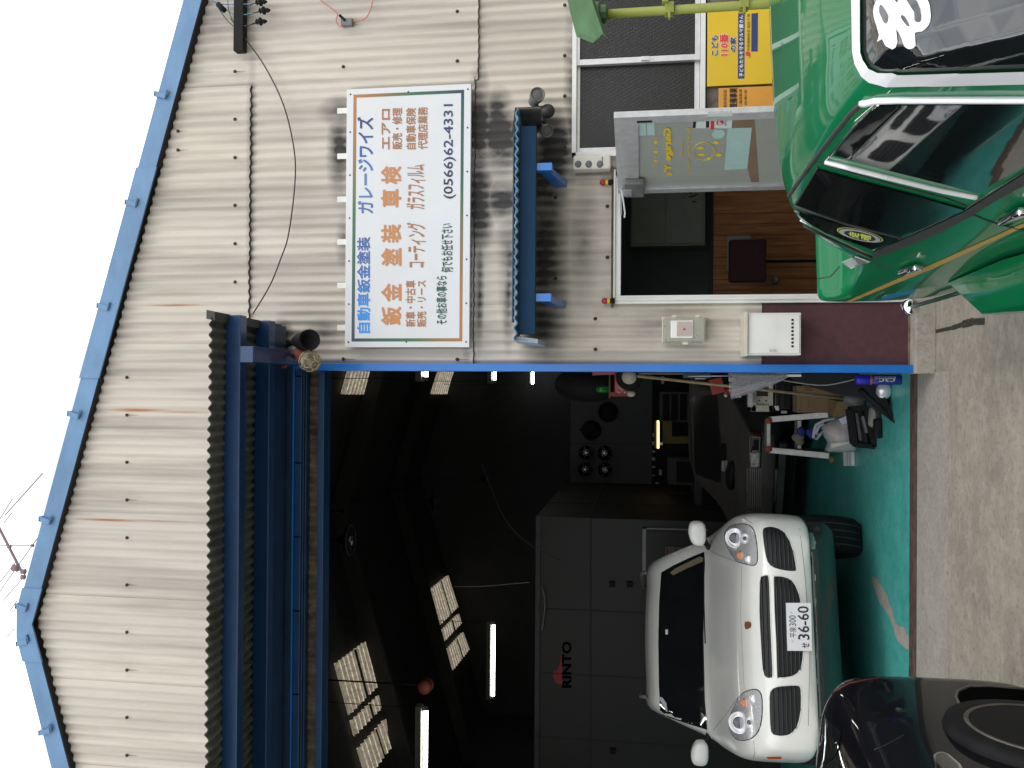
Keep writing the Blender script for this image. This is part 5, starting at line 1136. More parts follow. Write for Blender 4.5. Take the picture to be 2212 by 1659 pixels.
# ---- dusty dark saloon deeper inside
oc = thing('dusty_dark_saloon', 'dusty dark square nosed saloon parked inside behind the step ladder', 'car', (-.5, 10, 0))
Mo = Matrix.Translation((-1.10, 8.95, 0)) @ Matrix.Rotation(R(-20), 4, 'Z')
def os_(y, w, zb, zsd, b, h1, h2, t_): return (y, [(0, zb), (w*.75, zb), (w*.95, zb+.03), (w, zb+.12), (w-.003, zsd), b, h1, h2, (0, t_)])
S = [os_(0, .70, .42, .55, (.70, .63), (.66, .65), (.35, .655), .66), os_(.05, .73, .40, .57, (.725, .66), (.66, .675), (.35, .68), .685), os_(.5, .74, .28, .60, (.73, .70), (.62, .735), (.3, .74), .745), os_(1.15, .75, .22, .62, (.735, .76), (.66, .80), (.35, .815), .82),
     os_(1.75, .75, .22, .64, (.735, .80), (.60, 1.06), (.35, 1.09), 1.10), os_(2.3, .75, .22, .64, (.735, .80), (.60, 1.10), (.35, 1.125), 1.13), os_(2.9, .75, .22, .64, (.735, .80), (.60, 1.06), (.35, 1.08), 1.09), os_(3.5, .75, .25, .64, (.73, .80), (.66, .82), (.35, .83), .83), os_(4.0, .72, .3, .6, (.70, .76), (.6, .78), (.3, .79), .79)]
body, bo_ = loft('body', S, Mo, M['primer'], oc, 4, 4, .2)
hit.last = 8.9
gg = lambda *l: [g1(*p) for p in l]
patch('windscreen', [g2(*p) for p in ((1440, 330), (1500, 320), (1750, 300), (1800, 900), (1790, 1280), (1560, 1200), (1470, 1150))], bo_, pm('dim dusty glass', (.018, .018, .018), .35), oc, .004, 8)
fk = pm('dull grille metal', (.28, .28, .26), .4, .3, .2, 30)
patch('lamp_panel', gg((30, 950), (205, 930), (185, 1360), (30, 1360)), bo_, M['black'], oc, .003, 8)
for y0_, y1_ in ((955, 1135), (1150, 1345)): trace('lamp_bezel', gg((45, y0_), (172, y0_), (165, y1_), (48, y1_)), bo_, .006, fk, oc, closed=True, sub=3)
patch('head_lamp', gg((52, 1162), (160, 1160), (155, 1335), (54, 1338)), bo_, pm('old lamp glass', (.70, .70, .66), .25, .2, .3, 30), oc, .008, 6)
for k in range(7): trace('grille_bar', gg((18+k*28, 1352), (18+k*28, 1900)), bo_, .0055, fk, oc, off=.008)
patch('red_side_lamp', gg((50, 850), (185, 860), (185, 935), (45, 925)), bo_, pm('dim red lens', (.09, .012, .01), .4), oc, .005, 5)
for k in range(5):
    a, b = P(*g1(300+k*26, 1375), 8.85), P(*g1(300+k*26, 1800), 9.05); MB().bar(a, b, .012, .02).build('intercooler_fin', fk, oc)
MB().bar(Mo @ Vector((-.66, -.03, .36)), Mo @ Vector((.66, -.03, .36)), .08, .06).build('bumper_beam', M['dgrey'], oc)
for s in (-1, 1):
    for yy in (.7, 3.1):
        c = Mo @ Vector((s*.64, yy, .29)); axd = Mo.to_3x3() @ Vector((s, 0, 0)); MB().lathe(c-axd*.08, axd, ((0, .2), (0, .28), (.02, .295), (.16, .295), (.18, .28), (.18, .2), (.14, .1)), 24).build('tyre', M['black'], oc, smooth=True)
MB().hexa([Mo @ Vector(p) for p in ((-.6, .1, .2), (.6, .1, .2), (.6, 3.9, .2), (-.6, 3.9, .2), (-.6, .1, .42), (.6, .1, .42), (.6, 3.9, .42), (-.6, 3.9, .42))]).build('underbody', M['black'], oc)
for c, r_, lab in (((1830, 950), .10, 'black cloth bundle on the right part of the dusty saloon bonnet'), ((1920, 1200), .14, 'larger black cloth bundle on the left part of the dusty saloon bonnet')):
    h_ = hit(bo_, *g2(*c), .02); o = MB().ball(h_, r_, 14, (1.1, .8, .42)).ball(h_+Vector((r_*.6, -.04, -.01)), r_*.6, 12, (1, .9, .5)).build('cloth_bundle', M['black'], smooth=True); uniq(o, lab, 'cloth bundle')
h_ = hit(bo_, *g2(1875, 1085), .03); o = MB().slab([h_+Vector(p) for p in ((-.07, 0, -.02), (.06, -.02, -.02), (.05, -.05, .03), (-.06, -.03, .03))], (0, .03, .02)).build('white_rag', pm('grubby white rag', (.35, .34, .32), .9), smooth=False, bevel=.006); uniq(o, 'small white rag between the black bundles on the bonnet', 'rag')
# ================================================================== inside the workshop
# spray booth
BY = 11.0
bt = thing('paint_booth', 'large grey paint booth with lettering and a framed door at the back', 'booth', (-3.5, BY, 0))
bx1 = P(1300, 1120, BY).x; bz = P(1157, 1300, BY).z
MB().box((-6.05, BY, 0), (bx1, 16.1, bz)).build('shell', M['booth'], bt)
gapm = pm('booth seam', (.03, .03, .03), .8)
for yv in (1276/1.0,): pass
for xv in (1276,): a, b = P(xv, 1121, BY-.005), P(xv, 1659, BY-.005); MB().bar((a.x, BY-.004, a.z), (-6.05, BY-.004, b.z), .01, .02).build('panel_seam', gapm, bt)
for yv in (1320, 1460, 1600): q = P(1300, yv, BY); MB().box((q.x-.008, BY-.006, .02), (q.x+.008, BY-.001, bz-.02)).build('panel_seam', gapm, bt)
MB().box((-6.05, BY-.03, bz-.06), (bx1+.01, BY-.001, bz)).build('cornice', M['dgrey'], bt)
for yy in (12.4, 13.9): MB().box((bx1+.001, yy-.01, .02), (bx1+.006, yy+.01, bz)).build('panel_seam', gapm, bt)
MB().box((bx1+.001, BY+.05, P(1276, 1121, BY).z), (bx1+.01, 16.0, P(1276, 1121, BY).z+.04)).build('side_rail', M['dgrey'], bt)
def bbox(x0, x1, y0, y1, d0, d1): a, b = P(x1, y1, BY-d0), P(x0, y0, BY-d0); return (a.x, BY-d0, a.z), (b.x, BY-d1, b.z)
dmk = MB(); fm = pm('pale door frame', (.26, .26, .25), .5)
for r_ in ((1388, 1395, 1140, 1240), (1388, 1530, 1140, 1147), (1388, 1530, 1233, 1240)): dmk.box(*bbox(*r_, .04, .0))
dmk.build('door_frame', fm, bt)
MB().box(*bbox(1396, 1530, 1148, 1232, .02, .002)).build('door', M['booth'], bt)
MB().box(*bbox(1437, 1471, 1181, 1207, .025, .019)).build('door_label', pm('dim label', (.16, .12, .12), .6), bt)
for r_ in ((1439, 1443, 1184, 1204), (1458, 1462, 1182, 1206)): MB().box(*bbox(*r_, .027, .024)).build('label_print', pm('dim red print', (.16, .02, .02), .6), bt)
for (x_, y_) in ((1322, 1263), (1360, 1263), (1323, 1623)): MB().box(*bbox(x_-6, x_+6, y_-6, y_+6, .05, .002)).build('hinge', M['black'], bt)
fit_px('RINTO', *(lambda a, b: (a[0], b[0], a[1], b[1]))(i7(1752, 655), i7(1815, 975)), BY-.006, pm('black booth print', (.004, .004, .004), .9, spec=.0), bt, .04)
fl = [i7(*p) for p in ((1752, 960), (1752, 700), (1740, 790), (1722, 850), (1700, 860), (1688, 860), (1690, 900), (1710, 945))]
MB().slab([P(x, y, BY-.005) for x, y in fl], (0, .003, 0)).build('red_flash', pm('red booth print', (.34, .03, .03), .6), bt)
# wall board with wheels
WB = 15.2; wb = thing('wall_board', 'grey board on the back wall carrying four wheels', 'board', (P(1300, 950, WB).x, WB, P(1400, 950, WB).z))
a, b = P(1408, 1046, WB), P(1233, 850, WB); MB().box((a.x, WB, a.z), (b.x+.4, WB+.04, b.z)).build('panel', M['board'], wb)
MB().box((P(1300, 959, WB).x, WB-.004, a.z), (P(1300, 959, WB).x+.01, WB, b.z)).build('panel_seam', gapm, wb)
wpos = (('top left', (300, 945)), ('top right', (505, 950)), ('bottom left', (290, 1130)), ('bottom right', (510, 1135)))
desc = {(300, 945): 'upper right alloy wheel of the four on the grey board', (505, 950): 'lower right alloy wheel of the four on the grey board', (290, 1130): 'upper left alloy wheel of the four on the grey board', (510, 1135): 'lower left alloy wheel of the four on the grey board'}
for _, c in wpos:
    q = P(*g2(*c), WB-.12); t = thing('alloy_wheel', desc[c], 'wheel', q, 'wheels hung on the grey board')
    rr = (P(*g2(c[0], c[1]-80), WB-.12)-q).length
    MB().lathe(q+Vector((0, .1, 0)), (0, -1, 0), ((0, rr), (.10, rr), (.105, rr*.95), (.07, rr*.9), (0, rr*.86)), 28).build('rim_barrel', pm('dark rim', (.05, .05, .052), .3, .6), t, smooth=True)
    MB().lathe(q+Vector((0, .06, 0)), (0, -1, 0), ((0, rr*.42), (.02, rr*.44), (.03, rr*.30), (.035, .01)), 14).build('hub', M['lens'], t)
    for k in range(5):
        e = Vector((math.cos(k*1.2566+.3), 0, math.sin(k*1.2566+.3))); MB().bar(q+Vector((0, .04, 0))+e*rr*.35, q+Vector((0, .06, 0))+e*rr*.9, .02, .02, (0, 1, 0)).build('spoke', pm('dim spoke', (.10, .10, .10), .4, .5), t)
        MB().tube([q+Vector((0, .02, 0))+e*rr*.28, q+Vector((0, .005, 0))+e*rr*.28], rr*.1, 8).build('bolt_hole', M['black'], t)
for c, lab in (((545, 495), 'round black cap hanging on the right of the grey board'), ((360, 695), 'black pointed cap hanging between the round cap and the wheels')):
    q = P(*g2(*c), WB-.08); o = MB().ball(q, .17, 16, (1, .4, 1)).lathe(q+Vector((0, 0, .12)), (0, -.1, 1), ((0, .07), (.06, .02), (.09, .002)) if c[0] == 360 else ((0, .12), (.02, .10), (.05, .02)), 12).build('hanging_cap', M['black'], smooth=True); uniq(o, lab, 'cap')
# warm strip lamp below the board, with pale tools
warm = em('warm lamp', (1, .62, .22), 3.0)
a, b = P(*g2(1098, 590), 14.8), P(*g2(1098, 895), 14.8); o = thing('warm_strip_lamp', 'glowing yellow strip lamp over the workbench at the back', 'lamp', a)
MB().tube([a, b], .020, 10).build('tube', warm, o); MB().bar(a+Vector((0, .06, .04)), b+Vector((0, .06, .04)), .1, .05).build('holder', M['dgrey'], o)
tl = pm('pale tool handles', (.45, .45, .42), .5)
for k, (x_, y_, h_) in enumerate(((1055, 750, 40), (1050, 840, 40), (1048, 932, 18), (1048, 1012, 30), (1050, 1100, 18), (1048, 1195, 12), (1085, 1277, 14), (1123, 1160, 60), (1130, 845, 30), (1148, 145, 80))):
    a, b = P(*g2(x_, y_-h_/2), 14.9), P(*g2(x_, y_+h_/2), 14.9); o = MB().bar(a, b, .05, .05).build('hand_tool', tl); uniq(o, ('upper right long', 'second long', 'short middle', 'long middle', 'short lower', 'shortest lower', 'lower left end', 'thin lower row', 'thin middle row', 'lone tall far right')[k]+' pale tool hanging under the grey board', 'tool', 'tools under the grey board')
bench = thing('workbench', 'dark workbench along the back wall below the strip lamp', 'workbench', (-.9, 14.6, 0))
MB().box((-2.0, 14.2, .86), (.6, 15.1, .92)).build('top', M['dgrey'], bench)
for x_ in (-1.95, -.7, .5): MB().box((x_, 14.25, 0), (x_+.07, 14.32, .86)).build('leg', M['dgrey'], bench)
cardm = pm('cardboard', (.27, .185, .10), .85, 0, .12, 9, .1)
def xbox(x0, x1, y0, y1, Y0, dep, name, mat, label, cat, bev=.004, grp=None): a, b = P(x1, y1, Y0), P(x0, y0, Y0); o = MB().box((a.x, Y0, a.z), (b.x, Y0+dep, b.z)).build(name, mat, bevel=bev); return uniq(o, label, cat, grp)
a, b = P(*g2(1395, 845), 13.8), P(*g2(1155, 622), 13.8)
o = MB().box((a.x, 13.8, a.z+.2), (a.x+.35, 14.1, b.z)).box((a.x, 13.8, a.z-.3), (b.x-.2, 14.15, a.z+.2)).build('carton', pm('dim yellow carton', (.20, .16, .05), .85), bevel=.004); uniq(o, 'dim yellow cartons stacked on the bench under the strip lamp', 'carton')

# fluorescent tubes
flu = em('fluorescent tube', (1.0, 1.0, .93), 20.0)
def tube_light(xv, y0, y1, Y, lab):
    a, b = P(xv, y0, Y), P(xv, y1, Y); z = (a.z+b.z)/2; a.z = b.z = z
    t = thing('fluorescent_lamp', lab, 'lamp', (b.x, Y, z), 'fluorescent lamps under the roof')
    MB().tube([a, b], .020, 12).build('tube', flu, t, smooth=True); MB().box((min(a.x, b.x)-.03, Y-.05, z+.04), (max(a.x, b.x)+.03, Y+.05, z+.10)).build('housing', pm('lamp housing', (.14, .14, .13), .6), t)
    for e in (a, b): MB().box((e.x-.02, Y-.02, z-.02), (e.x+.02, Y+.02, z+.06)).build('socket', M['grey'], t)
    for e in (a, b): MB().tube([(e.x, Y, z+.1), (e.x, Y, roof_z(e.x)-.01)], .004, 5).build('hanger', M['black'], t)
tube_light(919, 1530, 1810, 8.7, 'nearest lit fluorescent tube, bright at the far left of the dark roof')
tube_light(1066, 1346, 1506, 13.0, 'lit fluorescent tube hanging above the lettering of the booth')
tube_light(921, 660, 818, 8.7, 'highest short lit tube end just left of the blue post')
tube_light(1069, 700, 824, 12.6, 'middle short lit tube end just left of the blue post')
tube_light(1151, 760, 832, 15.6, 'lowest thin lit tube end just left of the blue post')
# translucent roof panels
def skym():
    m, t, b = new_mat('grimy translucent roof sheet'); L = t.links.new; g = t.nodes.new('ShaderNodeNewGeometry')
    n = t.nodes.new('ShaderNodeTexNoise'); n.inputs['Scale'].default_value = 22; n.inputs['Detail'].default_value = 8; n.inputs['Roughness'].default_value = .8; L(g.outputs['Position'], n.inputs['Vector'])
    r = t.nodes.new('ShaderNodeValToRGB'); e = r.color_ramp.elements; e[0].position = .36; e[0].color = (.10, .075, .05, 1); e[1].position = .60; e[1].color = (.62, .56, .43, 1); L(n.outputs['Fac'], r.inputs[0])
    # daylight through the sheets is painted as emission, dimmer on the corrugation flanks
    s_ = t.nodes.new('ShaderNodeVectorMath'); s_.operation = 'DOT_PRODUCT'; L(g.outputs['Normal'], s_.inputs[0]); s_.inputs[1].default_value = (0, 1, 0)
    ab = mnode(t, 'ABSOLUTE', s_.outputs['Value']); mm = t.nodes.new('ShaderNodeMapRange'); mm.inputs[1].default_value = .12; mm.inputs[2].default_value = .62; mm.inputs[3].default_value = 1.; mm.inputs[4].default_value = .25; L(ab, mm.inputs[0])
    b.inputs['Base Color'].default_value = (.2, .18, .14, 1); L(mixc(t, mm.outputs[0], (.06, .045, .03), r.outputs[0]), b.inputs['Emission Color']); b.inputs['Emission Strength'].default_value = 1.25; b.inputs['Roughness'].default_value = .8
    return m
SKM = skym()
def roofpt(x, y):
    d = ray(x, y); best = None
    for s in (-1, 1):
        n_ = Vector((-s*-slope, 0, 1)); n_ = Vector((s*slope, 0, 1)); p0 = Vector((XA, 0, roof_z(XA)-.03))
        t_ = (p0-CAM).dot(n_)/d.dot(n_); q = CAM+d*t_
        if t_ > 0 and (q.x-XA)*s >= -.02 and (best is None or t_ < best[0]): best = (t_, q, n_.normalized())
    return best[1], best[2]
def skylight(pts, nw, label, par):
    c = [roofpt(*p) for p in pts]; n_ = -c[0][1]; q = [v[0] for v in c]; vs = []; fs = []; NX, NY = nw*6, 8
    for j in range(NY+1):
        for i in range(NX+1):
            u_, v_ = i/NX, j/NY; p = (q[0]*(1-u_)+q[1]*u_)*(1-v_)+(q[3]*(1-u_)+q[2]*u_)*v_
            vs.append(p+n_*(.026*math.cos(2*math.pi*u_*nw)+.03))
    for j in range(NY):
        for i in range(NX): a = j*(NX+1)+i; fs.append((a, a+1, a+NX+2, a+NX+1))
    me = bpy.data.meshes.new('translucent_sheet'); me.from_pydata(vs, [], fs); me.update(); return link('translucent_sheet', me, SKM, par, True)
seamd = pm('roof seam', (.02, .018, .012), .9)
for lab, quads, nw in (('near', ([(125, 820), (365, 640), (445, 960), (225, 1180)], [(235, 1225), (465, 1010), (490, 1095), (262, 1330)], [(285, 1420), (505, 1180), (565, 1355), (350, 1640)]), 9), ('far', ([(805, 290), (930, 190), (1000, 415), (875, 540)], [(888, 575), (1005, 460), (1025, 530), (905, 655)], [(925, 710), (1035, 590), (1080, 715), (965, 860)]), 9)):
    t = thing('roof_light', {'near': 'large nearer strip of grimy translucent roof sheets at the left', 'far': 'smaller farther strip of grimy translucent roof sheets'}[lab], 'skylight', roofpt(*i7(*quads[0][0]))[0], 'translucent roof lights')
    for qd in quads:
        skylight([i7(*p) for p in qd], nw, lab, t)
        m0 = [(qd[0][k]*.42+qd[1][k]*.58) for k in (0, 1)]; m1_ = [(qd[3][k]*.42+qd[2][k]*.58) for k in (0, 1)]
        a, b = roofpt(*i7(*m0)), roofpt(*i7(*m1_)); MB().bar(a[0]-a[1]*.055, b[0]-b[1]*.055, .035, .02, (1, 0, 0)).build('overlap_seam', seamd, t)
for lab, qd in (('upper', [(175, 230), (370, 230), (440, -40), (250, -40)]), ('lower', [(812, 230), (935, 230), (1000, -20), (895, -20)])):
    t = thing('roof_light', {'upper': 'upper narrow piece of ribbed roof light beside the blue post top', 'lower': 'lower narrow piece of ribbed roof light beside the blue post'}[lab], 'skylight', roofpt(*i6(*qd[0]))[0], 'translucent roof lights')
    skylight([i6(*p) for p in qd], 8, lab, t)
# unlit high bay lamps
for lab, (x_, y_, Y, r_) in (('nearest', (757, 1167, 8.1, .15)), ('middle', (944, 1083, 11.7, .15)), ('farthest', (1053, 1035, 14.6, .13))):
    q = P(x_, y_, Y); t = thing('high_bay_lamp', lab+' of the three unlit round glass lamps under the dark roof', 'lamp', q, 'unlit high bay lamps')
    MB().lathe(q, (0, 0, 1), ((0, r_*.98), (.012, r_), (.03, r_*.9), (.06, r_*.4), (.12, .03)), 24).build('shade', M['black'], t, smooth=True)
    MB().tube([q+Vector((r_*.95*math.cos(k*math.pi/12), r_*.95*math.sin(k*math.pi/12), -.003)) for k in range(25)], .006, 6).build('rim_ring', M['dgrey'], t)
    MB().ball(q+Vector((0, 0, -.005)), r_*.42, 8, (1, 1, .45)).build('bulb', M['chrome'], t)
    MB().tube([q+Vector((0, 0, .10)), (q.x, q.y, roof_z(q.x)-.01)], .008, 6).build('rod', M['black'], t)
q = P(*i7(790, 965), 9.4); o = thing('cord_reel', 'orange cord reel hanging from the rafters at the left', 'cord reel', q)
MB().lathe(q+Vector((0, .05, 0)), (0, -1, 0), ((0, .08), (.02, .08), (.03, .045), (.08, .045), (.09, .075), (.11, .075), (.115, .02)), 22).build('drum', pm('dim orange red', (.14, .025, .012), .6), o, smooth=True)
MB().tube([q+Vector((0, .02, .1)), (q.x, q.y, roof_z(q.x)-.02)], .01, 6).build('hook', M['black'], o)

# ---- right hand corner, floor level
def fY(x, y): return G(x, y).y
# spray can
yb = fY(*g1(2040, 205)); a, b = P(*g1(2040, 275), yb), P(*g1(1435, 137), yb); r_ = (b.x-a.x)/2; cx_ = (a.x+b.x)/2; hh = P(*g1(1435, 200), yb).z
cn = thing('spray_can', 'tall blue aerosol can standing at the foot of the blue post', 'spray can', (cx_, yb, .012))
blu = pm('blue can print', (.010, .018, .22), .28, 0, .1, 12, coat=.4); capb = pm('ultramarine cap', (.02, .02, .50), .35)
MB().lathe((cx_, yb, .012), (0, 0, 1), ((0, r_*.95), (.004, r_), (hh*.68, r_), (hh*.70, r_*.9)), 28).build('can', blu, cn, smooth=True)
MB().lathe((cx_, yb, .012+hh*.70), (0, 0, 1), ((0, r_*.96), (.003, r_*.98), (hh*.24, r_*.95), (hh*.28, r_*.8), (hh*.285, .01)), 28).build('cap', capb, cn, smooth=True)
MB().lathe((cx_, yb, .012+hh*.63), (0, 0, 1), ((0, r_*1.006), (hh*.05, r_*1.006)), 28).build('red_ring', pm('ring print', (.35, .10, .14), .4), cn, smooth=True)
for tx, u0, u1, z0, z1_ in (('BRAKE & PARTS CLEANER', -.75, -.15, .14, .60), ('CRC', -.3, .45, .16, .50)):
    me = text_mesh(tx, .015); vs = me.vertices; xa = min(v.co.x for v in vs); xb = max(v.co.x for v in vs); ya = min(v.co.y for v in vs); yb2 = max(v.co.y for v in vs)
    for v in vs:
        s = (v.co.x-xa)/(xb-xa); t_ = (v.co.y-ya)/(yb2-ya); ang = -math.pi/2-(u0+(u1-u0)*t_)*.9
        v.co = Vector((cx_+r_*1.012*math.cos(ang), yb+r_*1.012*math.sin(ang), .012+hh*(z0+(z1_-z0)*s)))
    link('lettering', me, wp, cn)
# black panel and things round it
bp_ = [g1(*p) for p in ((560, 128), (1470, 128), (1700, 290), (1840, 480), (1948, 786), (1560, 452), (1150, 392), (640, 246))]
pts = []
for x, y in bp_:
    t_ = (x-1700)/230; pts.append(P(x, y, 6.55-.30*t_))
o = MB().slab(pts, (.01, .05, .01)).build('body_panel', pm('matte black plastic', (.005, .005, .006), .8, 0, .2, 9), bevel=.004); uniq(o, 'large black plastic car panel leaning behind the blue post', 'car panel')
o = MB().tube([P(*g1(*p), 6.22) for p in ((1480, 330), (1600, 440), (1760, 580), (1948, 788))], [.020, .018, .015, .004], 8).build('black_strip', M['black'], smooth=True); uniq(o, 'pointed black rubber strip lying from the black panel to the open floor', 'strip')
q = P(*g1(1790, 350), 6.3); o = MB().ball(q, .052, 18, (1.2, .7, 1)).build('fog_lamp_unit', M['lens'], smooth=True); uniq(o, 'round silver lamp unit lying beside the blue aerosol can', 'lamp unit')
o = MB().ball(P(*g1(1800, 400), 6.37), .075, 18, (1.25, .7, 1)).build('lamp_shell', M['black'], smooth=True); uniq(o, 'black round shell behind the silver lamp unit', 'lamp shell')
bo0, bo1 = P(*g1(1500, 330), 6.40), P(*g1(1315, 290), 6.55)
o = thing('white_nozzle_bottle', 'white plastic bottle with round cap beside the black panel', 'bottle', bo0)
MB().lathe(bo0, bo1-bo0, ((0, .044), (.05, .042), (.085, .024), (.105, .016), (.11, .026), (.125, .028), (.14, .02)), 18).build('bottle', pm('white bottle', (.66, .66, .64), .4), o, smooth=True)
# cartons
yc = fY(*g1(1145, 600))-.02
a, b = P(*g1(1145, 640), 7.75), P(*g1(660, 285), 7.75)
ct = thing('tall_carton', 'tall brown cardboard carton standing behind the step ladder', 'carton', ((a.x+b.x)/2, 7.75, .012))
MB().box((a.x, 7.75, .013), (b.x, 7.98, b.z)).build('box', cardm, ct, bevel=.004)
prn = pm('brown print', (.10, .06, .03), .8)
for r_ in ((705, 810, 440, 443), (705, 810, 575, 578), (705, 708, 440, 578), (807, 810, 440, 578)): c0, c1_ = P(*g1(r_[1], r_[3]), 7.745), P(*g1(r_[0], r_[2]), 7.745); MB().box((c0.x, 7.747, c0.z), (c1_.x, 7.749, c1_.z)).build('printed_line', prn, ct)
MB().slab([P(*g1(683, 585), 7.747), P(*g1(715, 603), 7.747), P(*g1(683, 618), 7.747)], (0, .001, 0)).build('printed_arrow', prn, ct)
for yy in (300, 330): c0, c1_ = P(*g1(860, yy+14), 7.745), P(*g1(760, yy), 7.745); MB().box((c0.x, 7.747, c0.z), (c1_.x, 7.749, c1_.z)).build('printed_line', prn, ct)
a, b = P(*g1(1320, 700), 7.5), P(*g1(1135, 490), 7.5); o = MB().hexa([(a.x, 7.5, .013), (b.x, 7.45, .013), (b.x+.03, 7.72, .013), (a.x+.03, 7.72, .013), (a.x, 7.53, b.z), (b.x, 7.5, b.z-.03), (b.x+.02, 7.7, b.z), (a.x+.02, 7.7, b.z)]).build('low_carton', cardm, bevel=.004); uniq(o, 'low open brown carton in front of the tall carton', 'carton')
# heater
HY = 8.1; a, b = P(*g1(345, 625), HY), P(*g1(55, 230), HY); ht = thing('cream_heater', 'cream framed heater with a dark window on a black stand', 'heater', ((a.x+b.x)/2, HY, a.z))
fr = MB(); w_ = b.x-a.x; h_ = b.z-a.z
fr.box((a.x, HY, a.z), (b.x, HY+.3, a.z+.04)).box((a.x, HY, b.z-.05), (b.x, HY+.3, b.z)).box((a.x, HY, a.z), (a.x+.06, HY+.3, b.z)).box((b.x-.02, HY, a.z), (b.x, HY+.3, b.z)).box((a.x+.05, HY+.03, a.z+.03), (a.x+.14, HY+.28, b.z-.04))
fr.build('case', pm('cream enamel', (.55, .52, .43), .45), ht, bevel=.004)
MB().box((a.x+.14, HY+.04, a.z+.05), (b.x-.02, HY+.2, b.z-.05)).build('window', M['blackgloss'], ht)
for yy in (.3, .6): MB().tube([(a.x+.10, HY+.03, a.z+h_*yy), (a.x+.10, HY+.02, a.z+h_*yy)], .008, 8).build('knob', M['dgrey'], ht)
MB().slab([P(*g1(360, 545), HY-.05), P(*g1(425, 548), HY-.05), P(*g1(425, 612), HY-.05), P(*g1(385, 610), HY-.05)], (0, .03, 0)).build('scoop', M['white'], ht, bevel=.006)
MB().box(P(*g1(528, 648), HY-.05), P(*g1(445, 612), HY-.02)).build('plug', M['white'], ht, bevel=.006)
st_ = thing('black_cabinet', 'black ribbed cabinet below the cream heater', 'cabinet', (a.x, HY, .012)); top_ = P(*g1(350, 400), HY).z-.015
MB().box((a.x+.02, HY+.01, .013), (b.x, HY+.3, top_)).build('case', M['blackgloss'], st_, bevel=.005)
for k in range(9): MB().box((a.x+.04, HY-.002, .08+k*.05), (b.x-.02, HY+.01, .09+k*.05)).build('rib', M['black'], st_)
# step ladder
LY = 7.9; ld = thing('step_ladder', 'small white step ladder with red corner caps and blue gloves on its step', 'ladder', (P(1740, 955, LY).x, LY, .012))
alw = pm('white aluminium', (.62, .61, .57), .4, .2, .15, 20, .1); redp = pm('faded red plastic', (.32, .06, .03), .55)
for (a, b) in (((300, 725), (1070, 662)), ((300, 1125), (1080, 1200))):
    pa_, pb_ = P(*g1(*a), LY+.12), P(*g1(*b), LY-.12); MB().bar(pa_, pb_, .05, .03, (0, 1, 0)).build('front_stile', alw, ld, bevel=.003)
    pc = pb_+Vector((0, .75, 0)); pc.z = .02; MB().bar(pa_+Vector((0, .05, 0)), pc, .03, .02, (0, 1, 0)).build('rear_leg', M['dgrey'], ld)
for c, ya, yb_ in ((285, 742, 1108), (688, 700, 1142)):
    pa_, pb_ = P(*g1(c, ya), LY+.10), P(*g1(c, yb_), LY+.10); MB().bar(pa_, pb_, .03, .028, (0, 1, 0)).build('step', alw, ld, bevel=.003)
    MB().box((pb_.x+.02, LY+.11, pb_.z-.005), (pa_.x-.02, LY+.28, pb_.z+.012)).build('tread', pm('ribbed tread', (.20, .24, .21), .5), ld)
    for e in (pa_, pb_): MB().ball(e, .034, 10, (1, .9, 1)).build('corner_cap', redp, ld)
blg = pm('blue glove', (.008, .02, .22), .6, 0, .2, 20); gl = thing('blue_gloves', 'pair of dark blue gloves hanging over the ladder step', 'gloves', P(*g1(800, 900), LY-.05))
for pts in (((655, 850), (700, 812), (750, 850), (755, 920), (700, 945), (650, 890)), ((760, 880), (800, 832), (900, 835), (990, 815), (985, 850), (930, 870), (940, 990), (850, 985), (790, 950))): MB().slab([P(*g1(*p), LY-.02) for p in pts], (0, -.04, 0)).build('glove', blg, gl, bevel=.01, seg=2, smooth=True)
o = MB().ball(P(*g1(670, 960), LY), .05, 10, (.8, .7, 1.1)).ball(P(*g1(690, 1010), LY), .04, 10).build('grey_rag', pm('grey rag', (.20, .18, .16), .9), smooth=True); uniq(o, 'crumpled grey rag on the lower step beside the blue gloves', 'rag')
# shopping bag
bgm, t, b = new_mat('translucent carrier bag'); b.inputs['Base Color'].default_value = (.62, .62, .64, 1); b.inputs['Roughness'].default_value = .3; b.inputs['Alpha'].default_value = .52
t.nodes['Principled BSDF'].inputs['Transmission Weight'].default_value = 0
nn = t.nodes.new('ShaderNodeTexNoise'); nn.inputs['Scale'].default_value = 9; nn.inputs['Detail'].default_value = 3; bpn = t.nodes.new('ShaderNodeBump'); bpn.inputs['Strength'].default_value = .35; bpn.inputs['Distance'].default_value = .02; t.links.new(nn.outputs['Fac'], bpn.inputs['Height']); t.links.new(bpn.outputs[0], b.inputs['Normal'])
BGY = 7.05; q = P(*g1(1230, 900), BGY); bg2 = thing('carrier_bag', 'crumpled translucent white carrier bag full of rubbish on the floor', 'bag', (q.x, BGY, .013))
ol = [(985, 890), (1000, 800), (1150, 720), (1330, 660), (1345, 790), (1375, 950), (1425, 1080), (1400, 1135), (1320, 1148), (1150, 1155), (1050, 1150), (1035, 1100), (1065, 1040), (1020, 960)]
bm = bmesh.new(); rings = []; cpt = P(*g1(1220, 920), BGY)
for k in range(9):
    s = math.sin(math.pi*(k+.5)/9); dy = -math.cos(math.pi*(k+.5)/9)*.13; rr2 = [];
    for j, p in enumerate(smooth_poly(ol, 2)):
        e = P(*g1(*p), BGY); v = cpt+(e-cpt)*(.25+.75*s)*(1+random.uniform(-.035, .035)); rr2.append(bm.verts.new((v.x, BGY+dy+random.uniform(-.01, .01), max(v.z, .014))))
    rings.append(rr2)
for i in range(8):
    for j in range(len(rings[0])): bm.faces.new((rings[i][j], rings[i][(j+1) % len(rings[0])], rings[i+1][(j+1) % len(rings[0])], rings[i+1][j]))
